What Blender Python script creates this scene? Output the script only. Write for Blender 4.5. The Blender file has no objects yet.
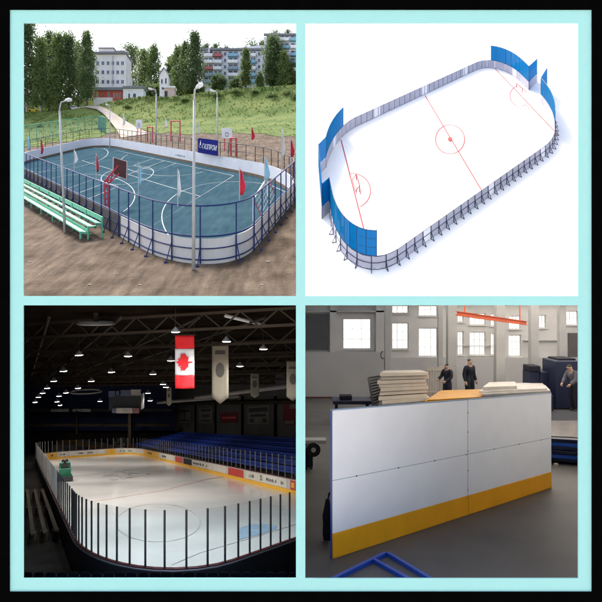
import bpy, bmesh, math, random
from mathutils import Vector, Matrix
random.seed(7)
V = Vector
scene = bpy.context.scene
col = scene.collection

# ------------------------------------------------------------------ optics
F, CX, CY, ZC = 600.0, 301.0, 301.0, 26.0
CAM = V((0, 0, ZC))
def ray(x, y): return V(((x - CX) / F, 1.0, -(y - CY) / F))
def P(x, y, d): return CAM + ray(x, y) * d
def proj(p): return (CX + F * p.x / p.y, CY - F * (p.z - ZC) / p.y)
def pxm(d): return d / F          # metres per pixel at distance d

class Plane:
    def __init__(s, v1, v2, anchor):
        s.n = ray(*v1).cross(ray(*v2)).normalized()
        if s.n.z < 0: s.n = -s.n
        s.p0 = P(*anchor); s.v1 = v1; s.v2 = v2
    def G(s, x, y, up=0.0):
        r = ray(x, y)
        t = s.n.dot(s.p0 - CAM) / s.n.dot(r)
        return CAM + r * t + V((0, 0, up))
    def at(s, X, Y):                # ground height below a point
        z = s.p0.z - (s.n.x * (X - s.p0.x) + s.n.y * (Y - s.p0.y)) / s.n.z
        return V((X, Y, z))
    def yh(s, x):
        (a, b), (c, d) = s.v1, s.v2
        return b + (d - b) * (x - a) / (c - a)

def isect(p, vp, q, vq):            # crossing of line p-vp with line q-vq in the plane of the picture
    d1 = (vp[0] - p[0], vp[1] - p[1]); d2 = (vq[0] - q[0], vq[1] - q[1])
    den = d1[0] * d2[1] - d1[1] * d2[0]
    t = ((q[0] - p[0]) * d2[1] - (q[1] - p[1]) * d2[0]) / den
    return (p[0] + d1[0] * t, p[1] + d1[1] * t)

# ------------------------------------------------------------------ materials
def nodes_of(m):
    m.use_nodes = True
    return m.node_tree.nodes, m.node_tree.links
def mat(name, c, rough=0.6, var=0.12, scale=3.0, metal=0.0, bump=0.0, bscale=20.0, spec=0.4, c2=None, detail=5.0, stretch=None):
    m = bpy.data.materials.new(name)
    N, L = nodes_of(m)
    b = N['Principled BSDF']
    b.inputs['Roughness'].default_value = rough
    b.inputs['Metallic'].default_value = metal
    b.inputs['Specular IOR Level'].default_value = spec
    geo = N.new('ShaderNodeNewGeometry')
    vec = geo.outputs['Position']
    if stretch:
        mp = N.new('ShaderNodeMapping'); mp.inputs['Scale'].default_value = stretch
        L.new(vec, mp.inputs['Vector']); vec = mp.outputs['Vector']
    nz = N.new('ShaderNodeTexNoise'); nz.inputs['Scale'].default_value = scale; nz.inputs['Detail'].default_value = detail
    L.new(vec, nz.inputs['Vector'])
    rp = N.new('ShaderNodeValToRGB')
    e = rp.color_ramp.elements
    e[0].position = 0.3; e[1].position = 0.7
    lo = tuple(x * (1 - var) for x in c) if c2 is None else tuple(c)
    hi = tuple(min(1, x * (1 + var)) for x in c) if c2 is None else tuple(c2)
    e[0].color = (*lo, 1); e[1].color = (*hi, 1)
    L.new(nz.outputs['Fac'], rp.inputs['Fac'])
    L.new(rp.outputs['Color'], b.inputs['Base Color'])
    if bump:
        n2 = N.new('ShaderNodeTexNoise'); n2.inputs['Scale'].default_value = bscale; n2.inputs['Detail'].default_value = 6
        L.new(vec, n2.inputs['Vector'])
        bp = N.new('ShaderNodeBump'); bp.inputs['Strength'].default_value = bump; bp.inputs['Distance'].default_value = 0.05
        L.new(n2.outputs['Fac'], bp.inputs['Height']); L.new(bp.outputs['Normal'], b.inputs['Normal'])
    return m
def leafmat(name, c, c2):
    m = mat(name, c, 0.7, c2=c2, scale=1.1, spec=0.2)
    N, L = nodes_of(m)
    out = N['Material Output']; b = N['Principled BSDF']
    rp = [n for n in N if n.type == 'VALTORGB'][0]
    tr = N.new('ShaderNodeBsdfTranslucent'); L.new(rp.outputs['Color'], tr.inputs['Color'])
    mx = N.new('ShaderNodeMixShader'); mx.inputs[0].default_value = 0.5
    L.new(b.outputs[0], mx.inputs[1]); L.new(tr.outputs[0], mx.inputs[2]); L.new(mx.outputs[0], out.inputs[0])
    return m
def glassmat(name, tint, gloss=0.06, opacity=0.0, c=(0.1, 0.3, 0.8)):
    m = bpy.data.materials.new(name)
    N, L = nodes_of(m)
    N.remove(N['Principled BSDF'])
    out = N['Material Output']
    t = N.new('ShaderNodeBsdfTransparent'); t.inputs[0].default_value = (*tint, 1)
    g = N.new('ShaderNodeBsdfGlossy'); g.inputs['Roughness'].default_value = 0.03
    g.inputs['Color'].default_value = (1, 1, 1, 1)
    mx = N.new('ShaderNodeMixShader'); mx.inputs[0].default_value = gloss
    L.new(t.outputs[0], mx.inputs[1]); L.new(g.outputs[0], mx.inputs[2])
    last = mx
    if opacity:
        d = N.new('ShaderNodeBsdfDiffuse'); d.inputs[0].default_value = (*c, 1)
        m2 = N.new('ShaderNodeMixShader'); m2.inputs[0].default_value = opacity
        L.new(mx.outputs[0], m2.inputs[1]); L.new(d.outputs[0], m2.inputs[2]); last = m2
    L.new(last.outputs[0], out.inputs[0])
    return m
def frosted(name, c):
    m = bpy.data.materials.new(name)
    N, L = nodes_of(m)
    N.remove(N['Principled BSDF'])
    t = N.new('ShaderNodeBsdfTranslucent'); t.inputs[0].default_value = (*c, 1)
    geo = N.new('ShaderNodeNewGeometry'); nz = N.new('ShaderNodeTexNoise'); nz.inputs['Scale'].default_value = 0.5
    rp = N.new('ShaderNodeValToRGB'); rp.color_ramp.elements[0].color = (c[0], c[1] * .97, c[2] * .90, 1); rp.color_ramp.elements[1].color = (*c, 1)
    L.new(geo.outputs['Position'], nz.inputs['Vector']); L.new(nz.outputs['Fac'], rp.inputs['Fac']); L.new(rp.outputs['Color'], t.inputs[0])
    L.new(t.outputs[0], N['Material Output'].inputs[0])
    return m
def emitmat(name, c, s):
    m = bpy.data.materials.new(name)
    N, L = nodes_of(m)
    b = N['Principled BSDF']; b.inputs['Base Color'].default_value = (*c, 1)
    b.inputs['Emission Color'].default_value = (*c, 1); b.inputs['Emission Strength'].default_value = s
    return m

# ------------------------------------------------------------------ mesh building
class MB:
    def __init__(s): s.v = []; s.f = []
    def add(s, vs, fs):
        o = len(s.v); s.v += [V(p) for p in vs]; s.f += [tuple(o + i for i in f) for f in fs]
        return s
    def quad(s, a, b, c, d): return s.add([a, b, c, d], [(0, 1, 2, 3)])
    def hexa(s, b4, t4):
        return s.add(list(b4) + list(t4), [(3, 2, 1, 0), (4, 5, 6, 7), (0, 1, 5, 4), (1, 2, 6, 5), (2, 3, 7, 6), (3, 0, 4, 7)])
    def obox(s, c, ax, ay, az):     # centre and three half-vectors
        c, ax, ay, az = V(c), V(ax), V(ay), V(az)
        b = [c - ax - ay - az, c + ax - ay - az, c + ax + ay - az, c - ax + ay - az]
        return s.hexa(b, [p + 2 * az for p in b])
    def box(s, lo, hi):
        lo, hi = V(lo), V(hi); c = (lo + hi) / 2; h = (hi - lo) / 2
        return s.obox(c, (h.x, 0, 0), (0, h.y, 0), (0, 0, h.z))
    def bar(s, a, b, w, h, up=(0, 0, 1)):   # rectangular bar from a to b
        a, b = V(a), V(b); d = (b - a); L = d.length
        if L < 1e-6: return s
        d /= L; u = V(up); sx = d.cross(u)
        if sx.length < 1e-4: sx = d.cross(V((1, 0, 0)))
        sx.normalize(); uu = sx.cross(d)
        return s.obox((a + b) / 2, d * L / 2, sx * w / 2, uu * h / 2)
    def tube(s, pts, r, n=6, cap=True):
        pts = [V(p) for p in pts]; rs = r if isinstance(r, (list, tuple)) else [r] * len(pts)
        o = len(s.v); prev = None
        for i, p in enumerate(pts):
            d = (pts[min(i + 1, len(pts) - 1)] - pts[max(i - 1, 0)]).normalized()
            if prev is None:
                a = d.cross(V((0, 0, 1)))
                if a.length < 1e-3: a = V((1, 0, 0))
            else:
                a = prev - d * prev.dot(d)
                if a.length < 1e-4: a = d.orthogonal()
            a.normalize(); prev = a; b = d.cross(a)
            for k in range(n):
                t = 2 * math.pi * k / n
                s.v.append(p + (a * math.cos(t) + b * math.sin(t)) * rs[i])
        for i in range(len(pts) - 1):
            for k in range(n):
                k2 = (k + 1) % n
                s.f.append((o + i * n + k, o + i * n + k2, o + (i + 1) * n + k2, o + (i + 1) * n + k))
        if cap:
            s.f.append(tuple(o + k for k in reversed(range(n))))
            e = o + (len(pts) - 1) * n
            s.f.append(tuple(e + k for k in range(n)))
        return s
    def lathe(s, c, prof, n=16, axis=None):     # prof: (radius, height)
        c = V(c); o = len(s.v)
        for r, h in prof:
            for k in range(n):
                t = 2 * math.pi * k / n
                s.v.append(c + V((r * math.cos(t), r * math.sin(t), h)))
        for i in range(len(prof) - 1):
            for k in range(n):
                k2 = (k + 1) % n
                s.f.append((o + i * n + k, o + i * n + k2, o + (i + 1) * n + k2, o + (i + 1) * n + k))
        s.f.append(tuple(o + k for k in reversed(range(n))))
        e = o + (len(prof) - 1) * n
        s.f.append(tuple(e + k for k in range(n)))
        return s
    def prism(s, poly, d):
        poly = [V(p) for p in poly]; n = len(poly); d = V(d)
        return s.add(poly + [p + d for p in poly],
                     [tuple(reversed(range(n))), tuple(range(n, 2 * n))] + [(i, (i + 1) % n, n + (i + 1) % n, n + i) for i in range(n)])
    def wall(s, path, z0, z1, t, closed=False):  # upright sheet of thickness t standing along a path
        path = [V(p) for p in path]; n = len(path); o = len(s.v)
        for i, p in enumerate(path):
            if closed: d = path[(i + 1) % n] - path[i - 1]
            else: d = path[min(i + 1, n - 1)] - path[max(i - 1, 0)]
            d.z = 0; d.normalize(); nn = V((d.y, -d.x, 0)) * t / 2
            for q in (p + nn + V((0, 0, z0)), p - nn + V((0, 0, z0)), p - nn + V((0, 0, z1)), p + nn + V((0, 0, z1))): s.v.append(q)
        m = n if closed else n - 1
        for i in range(m):
            a = o + 4 * i; b = o + 4 * ((i + 1) % n)
            for k in range(4):
                k2 = (k + 1) % 4
                s.f.append((a + k, b + k, b + k2, a + k2))
        if not closed:
            s.f.append((o, o + 1, o + 2, o + 3)); e = o + 4 * (n - 1); s.f.append((e + 3, e + 2, e + 1, e))
        return s
    def ribbon(s, path, w, up=0.005, nrm=V((0, 0, 1)), closed=False):  # flat painted strip
        path = [V(p) for p in path]; n = len(path); o = len(s.v)
        for i, p in enumerate(path):
            d = (path[(i + 1) % n] - path[i - 1]) if closed else (path[min(i + 1, n - 1)] - path[max(i - 1, 0)])
            sd = d.cross(nrm).normalized() * w / 2
            s.v.append(p + sd + nrm * up); s.v.append(p - sd + nrm * up)
        for i in range(n if closed else n - 1):
            a = o + 2 * i; b = o + 2 * ((i + 1) % n)
            s.f.append((a, b, b + 1, a + 1))
        return s
    def build(s, name, m, parent=None, smooth=False, loc=None):
        me = bpy.data.meshes.new(name)
        base = loc if loc is not None else (parent_loc(parent) if parent else V((0, 0, 0)))
        me.from_pydata([v - base for v in s.v], [], s.f); me.update()
        bm = bmesh.new(); bm.from_mesh(me); bmesh.ops.recalc_face_normals(bm, faces=bm.faces); bm.to_mesh(me); bm.free()
        if smooth:
            for p in me.polygons: p.use_smooth = True
        for mm in (m if isinstance(m, (list, tuple)) else [m]): me.materials.append(mm)
        o = bpy.data.objects.new(name, me); col.objects.link(o)
        if parent: o.parent = parent
        elif loc is not None: o.location = loc
        return o
LOC = {}
def parent_loc(o):
    p = V((0, 0, 0))
    while o is not None: p += V(o.location); o = o.parent
    return p
def tag(o, label=None, cat=None, group=None, kind=None):
    if label: o['label'] = label
    if cat: o['category'] = cat
    if group: o['group'] = group
    if kind: o['kind'] = kind
    return o
def thing(name, loc, label, cat, group=None):
    o = bpy.data.objects.new(name, None); o.empty_display_size = 0.2
    col.objects.link(o); o.location = loc
    return tag(o, label, cat, group)
def bevel(o, w=0.01, seg=2):
    b = o.modifiers.new('bevel', 'BEVEL'); b.width = w; b.segments = seg; b.limit_method = 'ANGLE'
    return o
def copy_tree(o, parent=None):
    c = o.copy(); col.objects.link(c); c.parent = parent
    for ch in list(o.children): copy_tree(ch, c)
    return c
def resample(path, n):
    path = [V(p) for p in path]; L = [0]
    for a, b in zip(path, path[1:]): L.append(L[-1] + (b - a).length)
    out = []; j = 0
    for i in range(n):
        t = L[-1] * i / (n - 1)
        while j < len(L) - 2 and L[j + 1] < t: j += 1
        k = (t - L[j]) / max(1e-9, L[j + 1] - L[j]); out.append(path[j].lerp(path[j + 1], k))
    return out
def plen(path): return sum((b - a).length for a, b in zip(path, path[1:]))
def up(p, h): return p + V((0, 0, h))
def text_mesh(body, size, name, m, parent, origin, xdir, ydir, align='CENTER', depth=0.004):
    c = bpy.data.curves.new(name, 'FONT'); c.body = body; c.size = size; c.extrude = depth; c.align_x = align; c.align_y = 'CENTER'
    t = bpy.data.objects.new(name, c); col.objects.link(t)
    dg = bpy.context.evaluated_depsgraph_get()
    me = bpy.data.meshes.new_from_object(t.evaluated_get(dg))
    bpy.data.objects.remove(t)
    xd = V(xdir).normalized(); yd = V(ydir); yd = (yd - xd * yd.dot(xd)).normalized(); zd = xd.cross(yd)
    M = Matrix((xd, yd, zd)).transposed().to_4x4(); M.translation = V(origin) - parent_loc(parent)
    me.transform(M); me.materials.clear(); me.materials.append(m)
    o = bpy.data.objects.new(name, me); col.objects.link(o); o.parent = parent
    return o

class UV:                            # a rectangle of ground with round corners
    def __init__(s, pl, c00, c10, c01):
        s.A = pl.G(*c00); s.U = pl.G(*c10) - s.A; s.W = pl.G(*c01) - s.A; s.pl = pl
    def pos(s, u, v): return s.A + s.U * u + s.W * v
    def uv(s, x, y):
        p = s.pl.G(x, y) - s.A
        uu, uw, ww = s.U.dot(s.U), s.U.dot(s.W), s.W.dot(s.W); a, b = p.dot(s.U), p.dot(s.W)
        den = uu * ww - uw * uw
        return ((a * ww - b * uw) / den, (b * uu - a * uw) / den)
    def outline(s, ru, rv, n=12, inset=0.0, ext=0.0):
        pts = []
        for cu, cv, a0 in ((ru, rv, 180), (1 - ru, rv, 270), (1 - ru, 1 - rv, 0), (ru, 1 - rv, 90)):
            for k in range(n + 1):
                t = math.radians(a0 + 90 * k / n)
                pts.append(s.pos(cu + (ru + ext) * math.cos(t), cv + (rv + ext) * math.sin(t)))
        return pts
def dense(path, n, closed=True):
    q = list(path) + ([path[0]] if closed else [])
    return resample(q, n)
def nearest(path, x, y):
    best = None
    for i, p in enumerate(path):
        a, b = proj(p); d = (a - x) ** 2 + (b - y) ** 2
        if best is None or d < best[0]: best = (d, i)
    return best[1]
def span(path, i, j):
    return path[i:j + 1] if i <= j else path[i:] + path[:j + 1]

# ------------------------------------------------------------------ palette
M = {}
M['black'] = mat('black_paint', (0.002, 0.002, 0.002), 0.9, spec=0.0)
M['cyan'] = mat('turquoise_paint', (0.385, 0.725, 0.665), 0.8, 0.012, spec=0.1, scale=1.2)
M['shelf'] = mat('grey_board', (0.2, 0.2, 0.2), 0.8)
M['field'] = mat('pale_bounce_ground', (0.56, 0.54, 0.49), 0.9, 0.1, 0.2)  # ground toned pale and warm to bounce light onto the cabinet
M['dirt'] = mat('dry_dirt', (0.055, 0.040, 0.027), 0.95, scale=1.1, c2=(0.145, 0.112, 0.082), bump=0.5, bscale=6, spec=0.1, detail=9)
def rough_ground(m, fine, streak):
    N, L = nodes_of(m); b = N['Principled BSDF']; src = b.inputs['Base Color'].links[0].from_socket
    geo = N.new('ShaderNodeNewGeometry')
    mp = N.new('ShaderNodeMapping'); mp.inputs['Rotation'].default_value = (0, 0, math.radians(35)); mp.inputs['Scale'].default_value = (3.2, .35, 1); L.new(geo.outputs['Position'], mp.inputs['Vector'])
    n1 = N.new('ShaderNodeTexNoise'); n1.inputs['Scale'].default_value = 1.6; n1.inputs['Detail'].default_value = 8; L.new(mp.outputs['Vector'], n1.inputs['Vector'])
    n2 = N.new('ShaderNodeTexNoise'); n2.inputs['Scale'].default_value = 22; n2.inputs['Detail'].default_value = 8; n2.inputs['Roughness'].default_value = .75; L.new(geo.outputs['Position'], n2.inputs['Vector'])
    def mul(col_, fac, lo, hi):
        mr = N.new('ShaderNodeMapRange'); mr.inputs[1].default_value = .32; mr.inputs[2].default_value = .68; mr.inputs[3].default_value = lo; mr.inputs[4].default_value = hi; L.new(fac, mr.inputs[0])
        mx = N.new('ShaderNodeVectorMath'); mx.operation = 'SCALE'; L.new(col_, mx.inputs[0]); L.new(mr.outputs[0], mx.inputs['Scale']); return mx.outputs[0]
    c_ = mul(mul(src, n1.outputs['Fac'], 1 - streak, 1 + streak), n2.outputs['Fac'], 1 - fine, 1 + fine)
    L.new(c_, b.inputs['Base Color'])
rough_ground(M['dirt'], .32, .34)
M['grass'] = mat('grass', (0.06, 0.115, 0.025), 0.95, scale=0.28, c2=(0.15, 0.185, 0.055), bump=0.8, bscale=8, spec=0.1, detail=9)
M['path'] = mat('path_concrete', (0.36, 0.32, 0.28), 0.9, 0.15, 1.5, spec=0.1)
M['court'] = mat('blue_court', (0.031, 0.068, 0.090), 0.75, scale=0.8, c2=(0.044, 0.088, 0.112), spec=0.0)
M['line'] = mat('line_white', (0.30, 0.34, 0.36), 0.85, scale=2.5, c2=(0.60, 0.62, 0.62), spec=.05, detail=10)
rough_ground(M['court'], .12, .14)
M['white'] = mat('white_board', (0.66, 0.68, 0.70), 0.55, 0.06, 2)
M['cream'] = mat('cream_wall', (0.74, 0.72, 0.69), 0.85, 0.08, 1.0)
M['rust'] = mat('brown_kickplate', (0.16, 0.11, 0.06), 0.8, 0.2, 3)
M['bluemetal'] = mat('blue_metal', (0.014, 0.028, 0.125), 0.5, 0.1, 3, spec=.25)
M['darkmetal'] = mat('dark_metal', (0.035, 0.035, 0.04), 0.6, 0.1, 3)
M['galv'] = mat('pale_pole', (0.42, 0.43, 0.43), 0.5, 0.08, 3)
M['green'] = mat('green_paint', (0.10, 0.42, 0.26), 0.55, 0.12, 3)
M['red'] = mat('red_cloth', (0.62, 0.02, 0.05), 0.8, 0.1, 3)
M['redm'] = mat('red_metal', (0.5, 0.03, 0.06), 0.5, 0.1, 3)
M['lblue'] = mat('light_blue_cloth', (0.30, 0.62, 0.80), 0.8, 0.08, 3)
M['wcloth'] = mat('white_cloth', (0.78, 0.80, 0.80), 0.8, 0.05, 3)
M['banner'] = mat('blue_banner', (0.008, 0.014, 0.16), 0.8, 0.1, 2, spec=.05)
M['backb'] = mat('brown_backboard', (0.10, 0.035, 0.03), 0.7, 0.2, 3)
M['trunk'] = mat('bark', (0.12, 0.10, 0.08), 0.9, 0.3, 6)
M['birchb'] = mat('birch_bark', (0.42, 0.40, 0.36), 0.9, 0.3, 6)
M['leafd'] = leafmat('dark_leaves', (0.075, 0.125, 0.05), (0.16, 0.225, 0.09))
M['leafm'] = leafmat('mid_leaves', (0.10, 0.165, 0.055), (0.20, 0.27, 0.09))
M['leafl'] = leafmat('light_leaves', (0.10, 0.155, 0.055), (0.20, 0.25, 0.09))
M['glassd'] = mat('dark_window', (0.05, 0.06, 0.075), 0.15, 0.4, 1.5, spec=0.6)
M['tuft'] = leafmat('grass_blades', (0.08, 0.135, 0.03), (0.17, 0.20, 0.06))
M['roofg'] = mat('grey_roof', (0.20, 0.21, 0.23), 0.8)
M['brick'] = mat('red_wall', (0.45, 0.09, 0.06), 0.85, 0.15, 2)
M['apt'] = mat('apartment_wall', (0.64, 0.66, 0.70), 0.85, 0.1, 1)
M['aptdk'] = mat('apartment_panel', (0.26, 0.33, 0.42), 0.85, 0.1, 1)
M['balw'] = mat('balcony_white', (0.74, 0.76, 0.78), 0.8)
M['balr'] = mat('balcony_red', (0.42, 0.13, 0.12), 0.8)
M['balb'] = mat('balcony_blue', (0.22, 0.42, 0.55), 0.8)

# ------------------------------------------------------------------ world, sun, camera
EL, AZ = math.radians(60), math.radians(-32)   # azimuth measured from +Y towards +X
w = bpy.data.worlds.new('World'); scene.world = w; w.use_nodes = True
wn, wl = w.node_tree.nodes, w.node_tree.links
bg = wn['Background']; sky = wn.new('ShaderNodeTexSky'); sky.sky_type = 'NISHITA'; sky.sun_disc = False
sky.sun_elevation = EL; sky.sun_rotation = AZ; sky.air_density = 0.8; sky.dust_density = 5.0; sky.ozone_density = 0.3
wl.new(sky.outputs[0], bg.inputs[0]); bg.inputs[1].default_value = 0.15
sd = bpy.data.lights.new('sun', 'SUN'); sd.energy = 1.5; sd.angle = math.radians(12); sd.color = (1, 0.94, 0.86)
so = bpy.data.objects.new('sun', sd); col.objects.link(so)
tosun = V((math.sin(AZ) * math.cos(EL), math.cos(AZ) * math.cos(EL), math.sin(EL)))
so.rotation_euler = (-tosun).to_track_quat('-Z', 'Y').to_euler(); so.location = (-30, 40, 90)
cd = bpy.data.cameras.new('camera'); cd.sensor_width = 36; cd.lens = 36 * F / 602.0; cd.clip_end = 5000
co = bpy.data.objects.new('camera', cd); col.objects.link(co); co.location = CAM; co.rotation_euler = (math.pi / 2, 0, 0)
scene.camera = co
scene.view_settings.view_transform = 'Standard'; scene.view_settings.look = 'None'
scene.view_settings.exposure = 1.45; scene.view_settings.gamma = 1; scene.view_settings.use_curve_mapping = False

# ------------------------------------------------------------------ plain and cabinet
g = MB(); R = 3000
g.quad((-R, -R, 0), (R, -R, 0), (R, R, 0), (-R, R, 0))
tag(g.build('ground', M['field']), kind='structure')

D0 = 12.0
def fr(x, y, d=D0): return P(x, y, d)
cab = thing('display_cabinet', (0, D0, 0), 'tall black display cabinet with a turquoise face around four openings', 'cabinet')
def ring(mb, o, i, d, t):            # rectangular ring of front depth d and thickness t (o, i = x0,y0,x1,y1 in picture units)
    def four(r): return [fr(r[0], r[1]), fr(r[2], r[1]), fr(r[2], r[3]), fr(r[0], r[3])]
    a, b = four(o), four(i)
    sh = V((0, d - D0, 0)); th = V((0, t, 0))
    for k in range(4):
        k2 = (k + 1) % 4
        mb.hexa([a[k] + sh, a[k2] + sh, b[k2] + sh, b[k] + sh], [q + sh + th for q in (a[k], a[k2], b[k2], b[k])])
m = MB(); ring(m, (-70, -70, 672, 672), (10, 10, 591.5, 591.5), D0 - 0.03, 0.13); m.build('outer_frame', M['black'], cab)
m = MB()
xs = [9, 23.3, 296, 305.3, 578.3, 592.5]; ys = [9, 23, 296, 305.3, 578.3, 592.5]
def slab(x0, y0, x1, y1): 
    a = fr(x0, y1); b = fr(x1, y0); m.box((a.x, D0, a.z), (b.x, D0 + 0.03, b.z))
slab(xs[0], ys[0], xs[5], ys[1]); slab(xs[0], ys[4], xs[5], ys[5]); slab(xs[0], ys[2], xs[5], ys[3])
for a, b in ((ys[1], ys[2]), (ys[3], ys[4])):
    for x0, x1 in ((xs[0], xs[1]), (xs[2], xs[3]), (xs[4], xs[5])): slab(x0, a, x1, b)
m.build('face_frame', M['cyan'], cab)
m = MB(); m.box((-8.0, D0 + 0.1, 0), (8.0, D0 + 0.5, fr(301, 668).z)); m.build('plinth', M['black'], cab)

# ================================================================== 1. OUTDOOR COURT (upper left)
TL = Plane((-118, 100), (405, 70), (160, 296, 13.0))
def lerp_tab(tab, x):
    if x <= tab[0][0]: return tab[0][1]
    for (a, b), (c, d) in zip(tab, tab[1:]):
        if x <= c: return b + (d - b) * (x - a) / (c - a)
    return tab[-1][1]
CREST = [(-140, 118), (23, 113), (60, 111), (90, 107), (110, 102), (140, 97), (165, 97.5), (180, 96.5), (200, 93), (240, 89), (296, 85), (350, 82)]
GEDGE = [(-140, 152), (23, 149), (60, 142), (100, 136), (118, 132), (140, 131), (160, 133), (200, 133.5), (250, 134), (296, 137), (350, 139)]
DC = 80.0
def toe(x): return TL.yh(x) + 38.5
def T(x, y, lift=0.0):               # ground of this site under a line of sight
    ty = toe(x)
    if y >= ty: p = TL.G(x, y)
    else:
        yc = lerp_tab(CREST, x); d0 = TL.G(x, ty).y
        if yc >= ty: return up(TL.G(x, y), lift)
        t = min(1.0, (ty - y) / (ty - yc)); s = t + 0.28 * math.sin(math.pi * t) * t
        p = P(x, y, d0 + (DC - d0) * min(1, s))
    return up(p, lift)
def terr(rows, name, m, lift):
    X = [-140 + 10 * i for i in range(50)]; mb = MB(); n = len(X)
    vs = [];
    for r in rows:
        for x in X:
            vs.append(r(x))
    fs = [(i * n + j, i * n + j + 1, (i + 1) * n + j + 1, (i + 1) * n + j) for i in range(len(rows) - 1) for j in range(n - 1)]
    mb.add([V(v) + V((0, 0, lift)) for v in vs], fs)
    return tag(mb.build(name, m, smooth=True), kind='structure')
rnd = random.Random(3)
rows = [(lambda x, y=y: TL.G(min(x, 300) if y > 240 else x, y)) for y in (299, 280, 250, 225, 200, 180, 165)]
for k in range(6):
    rows.append(lambda x, k=k: TL.G(x, 160 + (lerp_tab(GEDGE, x) - 3 - 160) * (k + 1) / 6) if lerp_tab(GEDGE, x) < 160 else TL.G(x, 165))
terr(rows, 'dirt_ground', M['dirt'], 0.0)
rows = []
for k in range(16):
    def rw(x, k=k):
        a = lerp_tab(GEDGE, x) + 1.2 * math.sin(x * 0.21) + 0.7 * math.sin(x * 0.57); b = lerp_tab(CREST, x)
        p = T(x, a + (b - a) * k / 15)
        if 2 < k < 15: p.z += 0.10 * math.sin(x * 0.9 + k * 2.1) + 0.07 * math.sin(x * 2.3 - k)
        return p
    rows.append(rw)
for dd in (100, 130, 170):
    def rw(x, dd=dd):
        q = P(x, lerp_tab(CREST, x), DC); f = dd / DC
        return V((q.x * f, dd, q.z))
    rows.append(rw)
terr(rows, 'grass_bank', M['grass'], 0.03)
# concrete path down the bank
L_ = [(70, 110.2), (86, 109), (97, 111), (104, 116), (110, 123), (117, 131), (121, 138)]
R_ = [(88, 107.6), (99, 107.5), (106, 110), (114, 115), (123, 121), (136, 128), (150, 134)]
m = MB()
def cl(x, y): return T(x, max(y, lerp_tab(CREST, x) + 0.1), 0.24 if y < 128 else 0.10 if y < 132 else 0.05)
for (a, b), (c, d) in zip(zip(L_, R_), zip(L_[1:], R_[1:])):
    for k in range(6):
        def mix(p, q, t): return (p[0] + (q[0] - p[0]) * t, p[1] + (q[1] - p[1]) * t)
        a1, b1 = mix(a, b, k / 6), mix(a, b, (k + 1) / 6); c1, d1 = mix(c, d, k / 6), mix(c, d, (k + 1) / 6)
        m.quad(cl(*a1), cl(*b1), cl(*d1), cl(*c1))
tag(m.build('path', M['path']), kind='structure')
# tall grass on the bank: one mass nobody could count
m = MB()
for _ in range(6500):
    x = rnd.uniform(18, 300); b = lerp_tab(CREST, x); a = lerp_tab(GEDGE, x)
    y = b + (a - b) * rnd.random() ** 1.5 - 0.2
    lx = [p[0] for p in L_]
    if y > 104 and y < 138 and any(l[0] - 2 < x < r[0] + 2 and abs(l[1] - y) < 4.5 for l, r in zip(L_, R_)): continue
    p = T(x, max(y, b + 0.1)); h = rnd.uniform(0.06, 0.24) * (1 if y < toe(x) else 0.5); w_ = rnd.uniform(0.03, 0.11); an = rnd.uniform(0, 3.14)
    d = V((math.cos(an), math.sin(an), 0)) * w_; l = V((rnd.uniform(-.1, .1), rnd.uniform(-.1, .1), h))
    m.add([p - d, p + d, p + d * 0.7 + l, p - d * 0.5 + l * 0.8], [(0, 1, 2, 3)])
tag(m.build('tall_grass', M['tuft']), 'rough tufts of tall grass over the bank behind the blue court', 'grass', kind='stuff')

# ---- court
CC = ((1.8, 168.6), (217.6, 292), (99.5, 144.7))
rk = UV(TL, *CC)
RU, RV = 0.165, 0.27
out = rk.outline(RU, RV, 14)
KZ = TL.G(160, 200).y * (200 - TL.yh(160)) / 600.0      # camera height above this plane (vertical)
HF, HB = 0.3175 * KZ, 0.150 * KZ
m = MB(); m.add([up(p, 0.02) for p in out], [tuple(range(len(out)))])
court = tag(m.build('court_floor', M['court']), kind='structure')
def G1(x, y): return TL.G(x, y, 0.026)
def line(mb, pts, w_=0.03): mb.ribbon([G1(*p) for p in pts], w_, 0.0, TL.n)
m = MB()
def uvline(mb, pts, w_=0.032, closed=False): mb.ribbon([up(rk.pos(*p), 0.026) for p in pts], w_, 0.0, TL.n, closed)
def arc(c, r, a0, a1, n=24, asp=1.0): return [(c[0] + r * math.cos(math.radians(a0 + (a1 - a0) * k / n)), c[1] + r * asp * math.sin(math.radians(a0 + (a1 - a0) * k / n))) for k in range(n + 1)]
asp = rk.U.length / rk.W.length
# goal areas of both ends, basketball court across the middle
uvline(m, [(.03, .14)] + arc((.06, .5), .21, -80, 80, 30, asp * .85)[0:] + [(.03, .86)])
uvline(m, [(.985, .16)] + arc((.95, .5), .21, 260, 100, 30, asp * .85) + [(.985, .84)])
uvline(m, [(.20, .10), (.80, .10), (.80, .93), (.20, .93)], closed=True)
uvline(m, [(.20, .53), (.80, .53)]); uvline(m, [(.5, .10), (.5, .93)])
uvline(m, arc((.5, .53), .085, 0, 360, 36, asp)[:-1], closed=True)
uvline(m, [(.44, .10), (.44, .34), (.56, .34), (.56, .10)]); uvline(m, [(.44, .93), (.44, .70), (.56, .70), (.56, .93)])
uvline(m, arc((.5, .10), .2, 8, 172, 30, asp * .7)); uvline(m, arc((.5, .93), .2, -172, -8, 30, asp * .7))
tag(m.build('court_marking', M['line'], court))

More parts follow.
